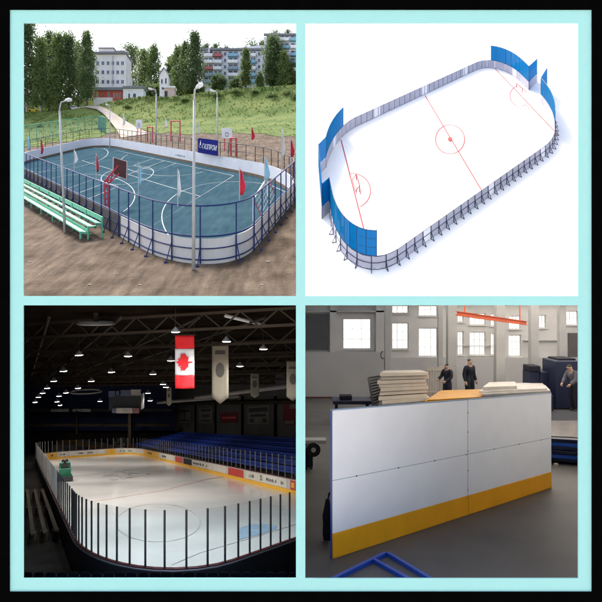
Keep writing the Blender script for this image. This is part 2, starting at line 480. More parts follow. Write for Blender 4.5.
# ---- barrier: near run (board panels, blue fence) and far run (high white boards, dark fence)
ring_ = dense(out, 720)[:-1]
iNL = nearest(ring_, 10, 173); iNR = nearest(ring_, 298, 194)
near = span(ring_, iNL, iNR); rest = span(ring_, iNR, iNL)
near_l = span(ring_, nearest(ring_, 3, 170), iNR)
def barrier(name, label, path, n, board, rails, mpost, mboard, hpost, kick=None, rp=0.022, foot=False):
    t = thing(name, path[0], label, 'rink barrier')
    pts = resample(path, n)
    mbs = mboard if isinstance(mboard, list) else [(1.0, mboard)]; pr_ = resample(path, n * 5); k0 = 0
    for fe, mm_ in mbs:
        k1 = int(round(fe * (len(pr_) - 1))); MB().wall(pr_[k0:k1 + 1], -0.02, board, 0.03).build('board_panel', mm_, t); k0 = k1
    if kick: MB().wall(resample(path, n * 3), 0.0, kick[0], 0.045).build('kickplate', kick[1], t)
    for h, r in rails:
        rp_ = resample(path, n * 5); off_ = []
        for i, p in enumerate(rp_):
            a = rp_[min(i + 1, len(rp_) - 1)] - rp_[max(i - 1, 0)]; off_.append(up(p, h) + V((a.y, -a.x, 0)).normalized() * (.03 if h < HB * 1.2 else .02))
        mb = MB(); mb.tube(off_, r, 6); mb.build('rail', mpost, t)
    for i, p in enumerate(pts[:100]):
        a = pts[min(i + 1, n - 1)] - pts[max(i - 1, 0)]; o = V((a.y, -a.x, 0)).normalized()
        q = p + o * 0.045
        mb = MB(); mb.tube([q, up(q, hpost)], rp, 6)
        if foot:
            gq = TL.at(q.x + o.x * .2, q.y + o.y * .2); mb.tube([gq, up(q, HB * 0.7)], rp * 0.7, 5); mb.box(gq - V((.04, .04, .02)), gq + V((.04, .04, .03)))
        mb.build('post', mpost, t)
    return t
nb = barrier('rink_barrier', 'near side of court barrier with boards toned grey for shade at left under tall blue fence rails and posts', near_l, 38, HB * 0.92,
        ((HF, .022), (HB * 1.0, .024), (HB * .55, .017), (HB * .14, .019)), M['bluemetal'], [(.60, mat('grey_shaded_boards', (0.13, 0.115, 0.105), 0.8, 0.25, 1.2, spec=.1)), (1.0, mat('near_boards', (0.60, 0.585, 0.56), 0.7, 0.10, 1.2))], HF, rp=0.02, foot=True)  # left run darker: sun shading and see-through look put into the board colour
far_path = span(ring_, nearest(ring_, 299, 191), nearest(ring_, 3, 167))
fb = barrier('rink_barrier', 'far side of court barrier, high white boards with brown kickplate and dark fence behind', far_path, 46, HB * 1.02,
        ((HF * .98, .02), (HB * 1.55, .012)), M['darkmetal'], M['white'], HF * .98, kick=(HB * .20, M['rust']), rp=0.018)
# scribble of dark lettering on the far boards: small worn marks
for k, x in enumerate((176.5, 178.6, 180.4, 182.2, 184.5)):
    p = TL.G(x, 0.203 * (x - 106) + 148.2); a = (TL.G(x + 1, 0.203 * (x + 1 - 106) + 148.2) - p).normalized(); o = V((a.y, -a.x, 0)).normalized()
    if o.y > 0: o = -o
    c = up(p, HB * .62) + o * 0.03
    mk = MB(); mk.obox(c, a * (0.06 + .02 * (k % 2)), o * 0.004, V((0, 0, 0.03 + .012 * (k % 3)))); mk.build('letter', M['darkmetal'], fb)


# ---- blue banner on the far fence
pa, pb = (199.3, 166.2), (218.8, 170.4)
A, B = TL.G(*pa), TL.G(*pb); a = (B - A).normalized(); o = V((a.y, -a.x, 0)).normalized()
if o.y > 0: o = -o
A = up(A + o * 0.05, HB * 1.06); B = up(B + o * 0.05, HB * 1.06); hh = HF * .98 - HB * 1.06 + 0.1
t = thing('banner', A, 'dark blue banner with white lettering and flame emblem hung on far fence', 'banner')
MB().prism([A, B, up(B, hh), up(A, hh)], o * 0.012).build('cloth', M['banner'], t)
ln = (B - A).length
text_mesh('ГАЗПРОМ', ln * .150, 'lettering', M['wcloth'], t, A + (B - A) * .595 + o * .02 + V((0, 0, hh * .46)), a, (0, 0, 1))
mb = MB()
def bpt(u, v): return A + (B - A) * u + V((0, 0, hh * v)) + o * 0.016
rg = [(.13 + .075 * math.cos(math.radians(q)), .50 + .15 * math.sin(math.radians(q))) for q in range(100, 375, 15)]
for (u1, v1), (u2, v2) in zip(rg, rg[1:]): mb.bar(bpt(u1, v1), bpt(u2, v2), .006, .03, o)
mb.prism([bpt(.12, .48), bpt(.155, .58), bpt(.15, .72), bpt(.135, .88), bpt(.115, .72), bpt(.10, .58)], o * .004)
mb.build('emblem', M['wcloth'], t)

# ---- flags on the fence
def flag(x, y0, y1, ybase, m_, label, cat='flag', wpx=3.2, dq=None, grp=None):
    base = TL.G(x, ybase); d = base.y; base = up(base, HF * .97)
    z0 = P(x, y1, d).z; z1 = P(x, y0, d).z
    t = thing('flag', base, label, cat, grp)
    MB().tube([base, V((base.x, base.y, max(z1 + .03, base.z + .05)))], .011, 6).build('pole', M['galv'], t)
    w_ = wpx * pxm(d); mb = MB(); n = 7; vs = []
    for k in range(n):
        s = k / (n - 1); z = z1 + (z0 - z1) * s
        taper = (0.25 + 1.1 * s) if s < .7 else (1.02 - .9 * (s - .7) / .3 * .6)
        sway = .03 * math.sin(s * 5 + x)
        for q, yy in ((0, 0), (.35, .035), (.7, -.03), (1, .02)):
            vs.append(V((base.x + .015 + w_ * taper * q, base.y + yy + sway, z - .06 * q * (1 - s))))
    mb.add(vs, [(4 * k + j, 4 * k + j + 1, 4 * k + j + 5, 4 * k + j + 4) for k in range(n - 1) for j in range(3)])
    o = mb.build('cloth', m_, t, smooth=True); sm = o.modifiers.new('thick', 'SOLIDIFY'); sm.thickness = .006
    return t
def l1y(x): return 168.6 + (292 - 168.6) * (x - 1.8) / 215.8
GF = 'feather flags along the court barrier'
flag(74.2, 150, 163.5, l1y(74), M['wcloth'], 'white feather flag on the near fence beside the left lamp post', grp=GF)
flag(96.2, 154, 172, l1y(96), M['redm'], 'red feather flag on near fence just left of basketball stand', wpx=2.6, grp=GF)
flag(138.4, 163, 186, l1y(138), M['lblue'], 'pale blue feather flag on near fence right of basketball stand', wpx=2.6, grp=GF)
flag(177.8, 170, 197, 262, M['wcloth'], 'white feather flag on near fence left of the middle lamp post', wpx=2.8, grp=GF)
flag(239.6, 168.5, 195, 256.5, M['red'], 'wide red feather flag at the near rounded corner of the barrier', wpx=5.5, grp=GF)
flag(264.6, 156.5, 181, 237, M['lblue'], 'pale blue feather flag on the right end beside hockey goal', wpx=5, grp=GF)
flag(281.5, 129, 158, 216, M['wcloth'], 'white feather flag on right end of the barrier', wpx=3, grp=GF)
flag(290.5, 139, 157, 205, M['red'], 'red feather flag rightmost on the barrier', wpx=4, grp=GF)
flag(251.3, 127, 140, 172, M['red'], 'red feather flag on the far fence right of blue banner', wpx=3.5, grp=GF)
flag(198.3, 123, 134, 161, M['wcloth'], 'slim white feather flag on far fence just left of blue banner', wpx=1.8, grp=GF)
flag(165.0, 117, 128, 152, M['wcloth'], 'white feather flag on far fence right of the thin far lamp post', wpx=2.2, grp=GF)
flag(123.0, 113, 125, 148, M['wcloth'], 'white feather flag on far fence at the foot of the path', wpx=2.2, grp=GF)
flag(40.6, 138, 154, 160, M['redm'], 'red feather flag at the left end of the far barrier', wpx=2.8, grp=GF)
flag(27.4, 136, 150, 163, M['lblue'], 'pale blue feather flag leftmost on the barrier', wpx=2.8, grp=GF)

# ---- lamp posts
def lamp_post(base, top, arm, rpx, label, grp='street lamps round the court'):
    b = T(*base) if base[1] < 140 else TL.G(*base); d = b.y
    q = P(top[0], top[1], d); h = P(arm[0], arm[1], d); r = rpx * pxm(d)
    t = thing('street_lamp', b, label, 'street lamp', grp)
    MB().tube([b, b.lerp(q, .5), q], [r * 1.25, r, r * .8], 10).build('pole', M['galv'], t, smooth=True)
    mid = V((q.x + (h.x - q.x) * .25, d, h.z - (h.z - q.z) * .12))
    MB().tube([q, q.lerp(mid, .5) + V((-(h.x - q.x) * .06, 0, 0)), mid, h], r * .6, 8).build('arm', M['galv'], t, smooth=True)
    dr = (h - mid).normalized(); L = 15 * pxm(d) * (rpx / 1.7) ** .8; sw = V((0, 1, 0)); nn = dr.cross(sw)
    a = h - dr * L * .1; e = h + dr * L * .55
    mb = MB(); pr = [(0, .10), (.25, .22), (.7, .26), (1, .12)]
    for (s0, w0), (s1, w1) in zip(pr, pr[1:]):
        c0, c1 = a.lerp(e, s0), a.lerp(e, s1)
        mb.hexa([c0 - sw * L * w0, c1 - sw * L * w1, c1 + sw * L * w1, c0 + sw * L * w0], [c0 - sw * L * w0 * .6 + nn * L * w0 * .7, c1 - sw * L * w1 * .6 + nn * L * w1 * .7, c1 + sw * L * w1 * .6 + nn * L * w1 * .7, c0 + sw * L * w0 * .6 + nn * L * w0 * .7])
    hd = mb.build('lamp_head', M['balw'], t)
    c0, c1 = a.lerp(e, .3), a.lerp(e, .9)
    MB().obox((c0 + c1) / 2 - nn * .015, (c1 - c0) / 2, sw * L * .17, nn * .012).build('lens', M['wcloth'], hd)
    return t
lamp_post((65, 233), (59.6, 111), (66, 101), 1.15, 'white street lamp at the left, standing on dirt before the green bench')
lamp_post((193.4, 270), (194.2, 100), (197, 88), 1.5, 'tallest pale street lamp, in the middle of the near barrier')
lamp_post((156, 146), (156.2, 94), (152.5, 89), 0.75, 'thin street lamp behind far boards, head bent to the left')
lamp_post((217.6, 162), (217.2, 97), (214.3, 91), 0.8, 'thin street lamp behind the right of the blue banner')
lamp_post((109.8, 150), (109.8, 108), (108.4, 105), 0.5, 'thinnest street lamp, behind far boards at the foot of the path')

# ---- red basketball stand
b = TL.G(107, 211); d = b.y; q = lambda x, y, dy=0.0: P(x, y, d) + V((0, dy, 0))
t = thing('basketball_stand', b, 'red steel basketball stand with brown backboard on the near side of the blue court', 'basketball stand')
mb = MB()
for dx in (-1.6, 1.6):
    mb.bar(q(107 + dx, 211), q(106.2 + dx, 180), .05, .05); 
for k in range(5): mb.bar(q(105.4, 206 - k * 6), q(108.6, 203 - k * 6), .03, .03)
mb.build('post', M['redm'], t)
mb = MB()
mb.bar(q(106, 180), q(116, 164, .25), .06, .06); mb.bar(q(106, 186), q(117, 172, .25), .05, .05); mb.bar(q(105, 181), q(108, 181), .1, .05); mb.bar(q(110, 182), q(112, 170, .2), .03, .03)
mb.build('arm', M['redm'], t)
mb = MB(); pts = [q(112.2, 156.5, .2), q(123.6, 158.8, .5), q(123.2, 177.5, .5), q(111.8, 173.5, .2)]
mb.prism(pts, V((.02, -.05, 0))); bb = mb.build('backboard', M['backb'], t)
mb = MB()
for i in range(4): mb.bar(pts[i] + V((0, -.06, 0)), pts[(i + 1) % 4] + V((0, -.06, 0)), .04, .03)
mb.build('trim', mat('pale_trim', (.55, .5, .48), .7), bb)
mb = MB(); c = q(119.5, 174.5, .55); mb.tube([c + V((.13 * math.cos(k * .524), .13 + .13 * math.sin(k * .524), 0)) for k in range(13)], .012, 6); mb.build('hoop', M['redm'], t)

# ---- white backboards beyond the far boards
def far_basket(x, y0, y1, yb, label, s):
    b = TL.G(x, yb); d = b.y; w_ = s * pxm(d)
    t = thing('basketball_stand', b, label, 'basketball stand', 'white basketball stands behind the court')
    z0, z1 = P(x, y1, d).z, P(x, y0, d).z
    bb = MB().box((b.x - w_, d - .03, z0), (b.x + w_, d + .03, z1)).build('backboard', M['balw'], t)
    mb = MB(); 
    for x0, x1, u0, u1 in ((-.3, .3, .2, .24), (-.3, .3, .5, .54), (-.3, -.26, .2, .54), (.26, .3, .2, .54)):
        mb.box((b.x + x0 * w_, d - .045, z0 + (z1 - z0) * u0), (b.x + x1 * w_, d - .031, z0 + (z1 - z0) * u1))
    mb.build('target_mark', M['darkmetal'], bb)
    mb = MB(); mb.tube([V((b.x + .5 * w_, d + .1, b.z)), V((b.x + .5 * w_, d + .1, z0 + .3))], .035, 6); mb.tube([V((b.x - .5 * w_, d + .1, b.z)), V((b.x - .5 * w_, d + .1, z0 + .3))], .035, 6); mb.build('post', M['redm'], t)
    return t
far_basket(227, 128, 138.5, 151, 'white basketball backboard behind the far fence right of blue banner', 5.2)
far_basket(139, 119.8, 128.5, 140.5, 'white basketball backboard standing at the foot of the grass bank', 3.2)
# ---- red goal-like post frames on the dirt behind
def red_frame(x0, x1, ya, yb, label):
    A, B = TL.G(x0, yb), TL.G(x1, yb + .4); h = (yb - ya) * pxm(A.y)
    t = thing('post_frame', A, label, 'goal frame', 'red post frames on the far dirt pitch')
    for p in (A, B): MB().tube([p, up(p, h)], .05, 6).build('post', M['redm'], t)
    MB().tube([up(A, h), up(B, h)], .05, 6).build('crossbar', M['redm'], t)
red_frame(171, 180, 121, 141, 'red post frame on dirt behind the far boards, left of middle lamp post')
red_frame(231, 236, 138, 156, 'red post frame on dirt beneath the white backboard')
red_frame(147.5, 152.5, 127, 142, 'red post frame beside the far lamp post bent to the left')
# ---- mesh fence beyond the court on the left grass
pth = [T(x, y) for x, y in ((-20, 152), (23, 144), (60, 137), (98, 131), (106, 134))]
t = thing('mesh_fence', pth[0], 'green grey mesh fence across the foot of the grass slope', 'fence')
for p in resample(pth, 22): MB().tube([p, up(p, 1.6)], .03, 5).build('post', M['green'], t)
MB().tube([up(p, 1.6) for p in pth], .03, 5).build('rail', M['green'], t)
mm = MB()
rp = resample(pth, 150)
for p in rp: mm.tube([up(p, .05), up(p, 1.6)], .012, 4, False)
for h in (.3, .7, 1.1): mm.tube([up(p, h) for p in pth], .012, 4, False)
mm.build('wire_mesh', mat('green_wire', (.10, .22, .17), .6), t)
# ---- dark fence on the dirt behind right
pth = [TL.G(x, y) for x, y in ((150, 137), (200, 146.5), (250, 157), (300, 168))]
# ---- hockey goal on the right end
c = [TL.G(253.5, 222), TL.G(267.5, 196.5)]; d = c[0].y; h1 = .135 * KZ; bk = V((.55, .25, 0))
t = thing('hockey_goal', c[0], 'white goal frame with net at the right end of the blue court', 'goal')
mb = MB(); mb.tube([c[0], up(c[0], h1 * 1.2), up(c[1], h1 * 1.2), c[1]], .028, 8); mb.build('frame', M['wcloth'], t)
mb = MB(); mb.tube([up(c[0], h1 * 1.2), c[0] + bk * .6, c[1] + bk * .6, up(c[1], h1 * 1.2)], .018, 6)
mb.build('back_frame', M['redm'], t)
mb = MB()
for k in range(9): 
    s = k / 8; a_ = c[0].lerp(c[1], s); mb.tube([up(a_, h1 * 1.2), a_ + bk * .6], .004, 4, False)
for k in range(1, 6):
    s = k / 6; mb.tube([up(c[0], h1 * 1.2).lerp(c[0] + bk * .6, s), up(c[1], h1 * 1.2).lerp(c[1] + bk * .6, s)], .004, 4, False)
mb.build('net', M['wcloth'], t)

# ---- green stepped bench outside the near side
pA, pB = TL.G(-6, 178), TL.G(98, 238.5)
ax = (pB - pA); L = ax.length; a = ax / L; o = V((a.y, -a.x, 0)).normalized()
if o.y > 0: o = -o
def bp(s, off, h): return pA + ax * s + o * off + V((0, 0, h))
t = thing('spectator_bench', pA, 'long green wooden stepped bench on the dirt beside the near barrier', 'bench')
for k, (off, h, w_) in enumerate(((-.02, .46, .16), (.20, .34, .2), (.44, .16, .2))):
    mb = MB(); mb.bar(bp(0, off, h), bp(1, off, h), .0001 + w_, .035); mb.build('plank', M['green'], t)
MB().bar(bp(0, -.14, .60), bp(1, -.14, .60), .03, .14).build('backrest', M['green'], t)
MB().bar(bp(0, .31, .22), bp(1, .31, .22), .02, .09).build('riser', M['green'], t)
for k in range(12):
    s = k / 11; mb = MB()
    mb.bar(bp(s, -.12, -.05), bp(s, -.12, .64), .04, .06, a); mb.bar(bp(s, .30, -.05), bp(s, .30, .33), .04, .05, a); mb.bar(bp(s, .52, -.05), bp(s, .52, .16), .04, .05, a)
    mb.bar(bp(s, -.12, .42), bp(s, .28, .32), .04, .05, a); mb.bar(bp(s, .2, .13), bp(s, .54, .13), .04, .05, a)
    mb.build('support', M['green'], t)
for x, y in ((40, 214), (72, 262), (30, 262), (118, 274), (140, 285), (250, 275), (268, 262), (280, 245), (262, 285), (90, 285)):
    p = TL.G(x, y); r = rnd.uniform(.02, .05)
    mb = MB(); mb.lathe(p + V((0, 0, -.01)), [(r, 0), (r * 1.1, r * .4), (r * .5, r * .8)], 7); tag(mb.build('stone', M['path'], loc=p), 'small pale stone lying on the dirt round the court', 'stone', 'stones scattered on the dirt')

for _ in range(46):
    x, y = rnd.uniform(26, 296), rnd.uniform(205, 296)
    if y < 300 and rk.uv(x, y)[1] > -.06 and 0 < rk.uv(x, y)[0] < 1.06: continue
    p = TL.G(x, y); r = rnd.uniform(.008, .022); mb = MB(); mb.lathe(p + V((0, 0, -.005)), [(r, 0), (r * 1.2, r * .5), (r * .5, r)], 6); tag(mb.build('stone', M['path'], loc=p), 'small pale stone lying on the dirt round the court', 'stone', 'stones scattered on the dirt')
# ---- trees
def make_tree(name, base, h, wd, mleaf, label, grp, shape='poplar', n=2600, mtrunk='trunk', bare=.12, leaf=.16, seed=1, lean=0):
    r = random.Random(seed)
    t = thing(name, base, label, 'tree', grp)
    top = base + V((lean, 0, h))
    MB().tube([base - V((0, 0, .3)), base.lerp(top, .3) + V((r.uniform(-.05, .05) * wd, 0, 0)), base.lerp(top, .65), base.lerp(top, .95)], [wd * .055 + .05, wd * .045 + .03, wd * .03, .02], 7).build('trunk', M[mtrunk], t, smooth=True)
    def rad(s):
        if shape == 'poplar': return (math.sin(math.pi * min(1, s * .84 + .14)) ** .6) * (1.12 - .62 * s)
        if shape == 'cone': return (1 - s) ** .8 * (1 if s > .08 else s / .08)
        return math.sin(math.pi * (s * .86 + .1)) ** .55
    mb = MB(); lb = MB()
    n = int(n * 2.1); wd *= 1.3; leaf *= .9
    nc = max(24, n // 28)
    for c in range(nc):
        s = r.random() ** .9; ang = r.uniform(0, 6.283); rr = rad(s) * wd / 2 * (r.random() ** .45) * r.uniform(.72, 1.22) * (1 + .28 * math.sin(ang * 2 + s * 11 + seed) + .15 * math.sin(s * 23 + seed * 2))
        z = bare * h + s * (1 - bare) * h
        ctr = base + V((lean * z / h + rr * math.cos(ang), rr * math.sin(ang), z))
        tr = base + V((lean * z / h, 0, max(bare * h * .7, z - rr * .9)))
        if c % 3 == 0: lb.tube([tr, ctr], [.012 * wd + .008, .008], 4, False)
        cr = wd * r.uniform(.07, .17)
        for k in range(28):
            p = ctr + V((r.gauss(0, cr), r.gauss(0, cr), r.gauss(0, cr * 1.1)))
            u = V((r.gauss(0, 1), r.gauss(0, 1), r.gauss(0, 1))).normalized(); v = u.orthogonal().normalized()
            sz = leaf * r.uniform(.6, 1.3)
            mb.add([p - u * sz - v * sz * .1, p + v * sz * .55, p + u * sz, p - v * sz * .55], [(0, 1, 2, 3)])
    lb.build('limb', M[mtrunk], t)
    mb.build('crown', M[mleaf], t)
    return t
GL, GM, GR = 'tall trees left of white building', 'trees between the two buildings', 'trees before the apartment block'
def tr(x, yt, yb, wpx, dd, *a, **k):
    base = P(x, yb, dd); h = (yb - yt) * pxm(dd); return make_tree('leafy_tree', base, h, wpx * pxm(dd), *a, **k)
s_ = 20
tr(27, 18, 115, 20, 83, 'leafd', 'dark tall tree at the left edge, tallest of the row by the white building', GL, n=4200, mtrunk='birchb', seed=1)
tr(12, 22, 116, 22, 82, 'leafd', 'dark tall tree just beyond the left edge of the row', GL, n=2500, seed=31)
tr(40, 40, 114, 15, 82, 'leafm', 'mid green poplar second in the left row, beside the tallest dark tree', GL, n=3200, mtrunk='birchb', seed=2)
tr(49, 33, 115, 16, 86, 'leafd', 'dark pointed tree third in the left row', GL, n=3200, seed=3)
tr(58.5, 34, 113, 14, 83, 'leafm', 'mid green pointed tree in the centre of left row', GL, n=3000, seed=4)
tr(69, 36, 112, 16, 84, 'leafd', 'broad dark tree right of centre in the left row', GL, n=3200, seed=5)
tr(78, 44, 110, 12, 88, 'leafm', 'shorter mid green tree hiding the left end of white building', GL, n=2400, seed=6)
tr(87, 33, 107, 13, 82, 'leafd', 'slender dark tree directly before the white building', GL, n=3000, seed=7)
tr(131, 47, 97, 18, 112, 'leafd', 'dark round tree right behind the white building', GM, shape='round', n=3000, seed=8)
tr(145, 52, 97, 13, 106, 'leafl', 'pale green tree behind the low white house', GM, shape='round', n=3000, seed=9)
tr(154, 47, 95, 13, 104, 'leafm', 'mid green tree right behind the thin bent lamp post', GM, n=2400, seed=10)
tr(171, 58, 96, 8, 108, 'leafl', 'pale green tree behind the small gabled house', GM, shape='round', n=2000, seed=11)
tr(179, 46, 96, 11, 100, 'leafm', 'round mid green tree left of the tall dark spruce', GM, shape='round', n=2800, seed=12)
tr(186, 43, 95, 10, 97, 'leafd', 'dark tree touching the tall spruce on its left', GM, n=2400, seed=13)
tr(195, 34, 93, 14, 95, 'leafd', 'tall dark spruce beside the left end of apartment block', GM, shape='poplar', n=4000, seed=14)
tr(218, 77, 91, 11, 98, 'leafd', 'low dark bush-like tree under the red balconies', GR, shape='round', n=1800, bare=.02, seed=15)
tr(246, 50, 90, 8, 93, 'leafl', 'slim pale green poplar in front of the apartment block', GR, n=2600, seed=16)
tr(236, 80, 90, 9, 96, 'leafd', 'low dark tree left of the slim pale poplar', GR, shape='round', n=1500, bare=.02, seed=17)
tr(273, 38, 89, 14, 93, 'leafd', 'big dark tree hiding the step of the apartment block', GR, shape='round', n=4600, bare=.04, seed=18)
tr(284, 53, 88, 9, 91, 'leafm', 'mid green tree right of the big dark tree', GR, n=2600, bare=.04, seed=19)
tr(294, 60, 87, 9, 92, 'leafl', 'pale green tree at the right end of the apartment block', GR, shape='round', n=2400, bare=.04, seed=20)
tr(260, 74, 90, 6, 92, 'leafm', 'small mid green tree left of the big dark tree', GR, n=1200, bare=.04, seed=21)
# far tops over the roofs
for k, (x, yt, w_) in enumerate(((206, 46, 10), (216, 45, 9), (226, 48, 9), (253, 41, 14), (262, 42, 10), (275, 31, 9), (288, 32, 9))):
    tr(x, yt, 84, w_, 125, 'leafd', 'dark treetop showing over the roof of the apartment block', 'treetops beyond the apartment block', shape='round', n=900, leaf=.24, bare=.3, seed=40 + k)
# shrubs on the bank
for k, (x, y, w_, h_) in enumerate(((40, 128, 5, 4), (218, 96, 10, 4.5), (236, 93, 9, 4), (288, 95, 11, 7), (272, 97, 10, 5), (296, 99, 9, 6), (255, 93, 8, 4), (185, 101, 7, 3), (128, 108, 6, 3))):
    p = T(x, max(y, lerp_tab(CREST, x) + .3)); r = random.Random(90 + k); mb = MB(); s = pxm(p.y)
    for c in range(340):
        q = p + V((r.gauss(0, w_ * s * .3), r.gauss(0, w_ * s * .3), abs(r.gauss(0, h_ * s * .45)))); u = V((r.gauss(0, 1), r.gauss(0, 1), r.gauss(0, 1))).normalized(); v = u.orthogonal().normalized(); z = .13 * r.uniform(.6, 1.3)
        mb.add([q - u * z, q + v * z * .6, q + u * z, q - v * z * .6], [(0, 1, 2, 3)])
    tag(mb.build('shrub', M['leafm'], loc=p), 'low dark green shrub on the grass bank behind the court', 'shrub', 'shrubs on the grass bank')

# bushes behind the crest
for k, (x, yt, w_, dd) in enumerate(((24, 103, 20, 96), (38, 104, 16, 97), (52, 102, 18, 95), (66, 103, 18, 98), (80, 104, 16, 97), (126, 92, 10, 97), (149, 88, 14, 97), (157, 87, 10, 98), (182, 84, 14, 102), (201, 85, 5, 97), (193, 85, 13, 97), (8, 102, 18, 96))):
    tr(x, yt, 118 if x < 90 else 100, w_, dd, 'leafm' if k % 3 else 'leafd', 'low green bush filling the gap behind the crest of the bank', 'bushes behind the crest', shape='round', n=1100, leaf=.2, bare=.02, seed=70 + k)
# ---- buildings
def win(mb_parent, x0, x1, z0, z1, y, mframe, mpane, d=.06, name='window', mull=True):
    mb = MB(); f = .05 * (x1 - x0) + .02
    mb.box((x0, y - d, z0), (x1, y - .005, z0 + f)); mb.box((x0, y - d, z1 - f), (x1, y - .005, z1)); mb.box((x0, y - d, z0 + f), (x0 + f, y - .005, z1 - f)); mb.box((x1 - f, y - d, z0 + f), (x1, y - .005, z1 - f))
    if mull: xm = (x0 + x1) / 2; mb.box((xm - f * .4, y - d * .8, z0 + f), (xm + f * .4, y - .005, z1 - f))
    w_ = mb.build(name, mframe, mb_parent)
    MB().box((x0 + f, y - .03, z0 + f), (x1 - f, y - .008, z1 - f)).build('pane', mpane, w_)
    return w_
def pxbox(mb, x0, y0, x1, y1, d, dep, fr_=0.0):
    a, b = P(x0, y1, d), P(x1, y0, d); mb.box((a.x, d - fr_, a.z), (b.x, d + dep, b.z)); return mb
d = 93.0
t = thing('school_building', P(104, 104, d), 'white four storey building with flat roof and red ground floor', 'building')
pxbox(MB(), 78, 54.5, 126.0, 100, d, 3).build('wall', M['cream'], t)
rf = pxbox(MB(), 77, 52.5, 126.6, 54.5, d, 3.4, .4).build('roof', M['roofg'], t)
mb = pxbox(MB(), 98.5, 48, 113.5, 52.5, d + .8, 1.8); mb.build('roof_hut', M['cream'], rf)
pxbox(MB(), 98, 47.2, 114, 48, d + .6, 2.2).build('roof_hut_cover', M['roofg'], rf)
pxbox(MB(), 116, 50.5, 124, 52.5, d + .5, 1.5).build('parapet', M['roofg'], rf)
for yc in (63.3, 72.4, 82):
    for xc in (81.5, 87, 92.5, 97.8, 103, 108.2, 113, 117.8, 122.6):
        a, b = P(xc - 1.5, yc + 2.1, d), P(xc + 1.5, yc - 2.1, d)
        win(t, a.x, b.x, a.z, b.z, d, M['balw'], M['glassd'])
pxbox(MB(), 112.6, 56, 113.4, 86, d, .2, .12).build('drain_pipe', M['galv'], t)
pxbox(MB(), 126.0, 74, 129, 100, d + 1, 2).build('side_wing', M['cream'], t)
pxbox(MB(), 94, 90, 122.6, 107, d - 4, 3.9).build('ground_floor', M['brick'], t)
pxbox(MB(), 93.5, 87.2, 123.2, 90, d - 4.3, 4.2).build('canopy', M['roofg'], t)
for x0, x1, y0, y1 in ((97, 98.2, 93, 98), (107.8, 109.2, 92, 102), (113.6, 114.8, 93, 98), (116.6, 117.8, 93, 98), (119.4, 120.8, 93, 98)):
    a, b = P(x0, y1, d - 4), P(x1, y0, d - 4); win(t, a.x, b.x, a.z, b.z, d - 4, M['balw'], M['glassd'], mull=False)
pxbox(MB(), 94, 97.5, 112.5, 107, d - 4.2, .19).build('white_panel', M['cream'], t)
t = thing('low_house', P(134, 102, 88), 'low white flat roofed house with arched windows at the top of the path', 'house')
pxbox(MB(), 123, 88, 143.5, 103, 88, 1.4).build('wall', M['balw'], t); pxbox(MB(), 122.4, 86, 144, 88, 87.7, 1.9).build('roof', M['roofg'], t)
for x0, x1 in ((128.3, 130), (133.2, 136)):
    a, b = P(x0, 100, 88), P(x1, 93.5, 88); mb = MB()
    c = (a.x + b.x) / 2; r = (b.x - a.x) / 2
    mb.prism([V((a.x, 87.97, a.z)), V((b.x, 87.97, a.z))] + [V((c + r * math.cos(k * .3927), 87.97, b.z - r + r * math.sin(k * .3927))) for k in range(9)], V((0, .028, 0))); mb.build('window', M['glassd'], t)
t = thing('gabled_house', P(164, 98, 92), 'small white gabled house with dark windows left of the pink shed', 'house')
a, b = P(159.5, 98, 92), P(168.5, 75, 92); c = (a.x + b.x) / 2; apex = P(164, 68, 92).z
MB().prism([V((a.x, 92, a.z)), V((b.x, 92, a.z)), V((b.x, 92, b.z)), V((c, 92, apex)), V((a.x, 92, b.z))], V((0, 1.2, 0))).build('wall', M['cream'], t)
mb = MB(); mb.bar(V((a.x - .15, 92.6, b.z - .1)), V((c, 92.6, apex + .08)), 1.5, .12); mb.bar(V((b.x + .15, 92.6, b.z - .1)), V((c, 92.6, apex + .08)), 1.5, .12); mb.build('roof', M['roofg'], t)
for x0, x1, y0, y1 in ((161, 163, 79, 84), (165, 167, 78, 84), (161.5, 166.5, 87, 90)):
    p, q2 = P(x0, y1, 92), P(x1, y0, 92); win(t, p.x, q2.x, p.z, q2.z, 92, M['balw'], M['glassd'], mull=False)
t = thing('shed', P(171, 98, 86), 'small pink and white shed on the crest of the bank', 'shed')
pxbox(MB(), 164, 87.5, 174.5, 98.5, 86, 1).build('wall', mat('pink_wall', (.55, .42, .38), .85), t); pxbox(MB(), 163.6, 86, 175, 87.5, 85.8, 1.5).build('roof', M['balw'], t)
pxbox(MB(), 164.6, 91, 167.5, 98.3, 85.97, .03).build('door', M['darkmetal'], t)
def car(x, y, d, m_, label):
    b = P(x, y, d); t = thing('parked_car', b, label, 'car', 'cars parked near the school'); s = .75
    prof = [(-1.1, .1), (1.1, .1), (1.1, .42), (.6, .5), (.35, .78), (-.55, .78), (-.85, .48), (-1.1, .45)]
    MB().prism([b + V((px_ * s, 0, pz * s)) for px_, pz in prof], V((0, .9 * s, 0))).build('body', m_, t)
    MB().prism([b + V((px_ * s, -.01, pz * s)) for px_, pz in ((-.7, .5), (.5, .52), (.3, .73), (-.5, .73))], V((0, .92 * s, 0))).build('window', M['glassd'], t)
    for wx in (-.65, .65): MB().tube([b + V((wx * s, -.03, .17 * s)), b + V((wx * s, .2, .17 * s))], .17 * s, 12).build('wheel', M['black'], t)
car(74, 110, 84, M['balw'], 'white car parked beneath the left row of trees')
car(33, 111.5, 87, mat('yellow_paint', (.7, .5, .03), .4), 'yellow car parked behind the tall dark tree on the left')
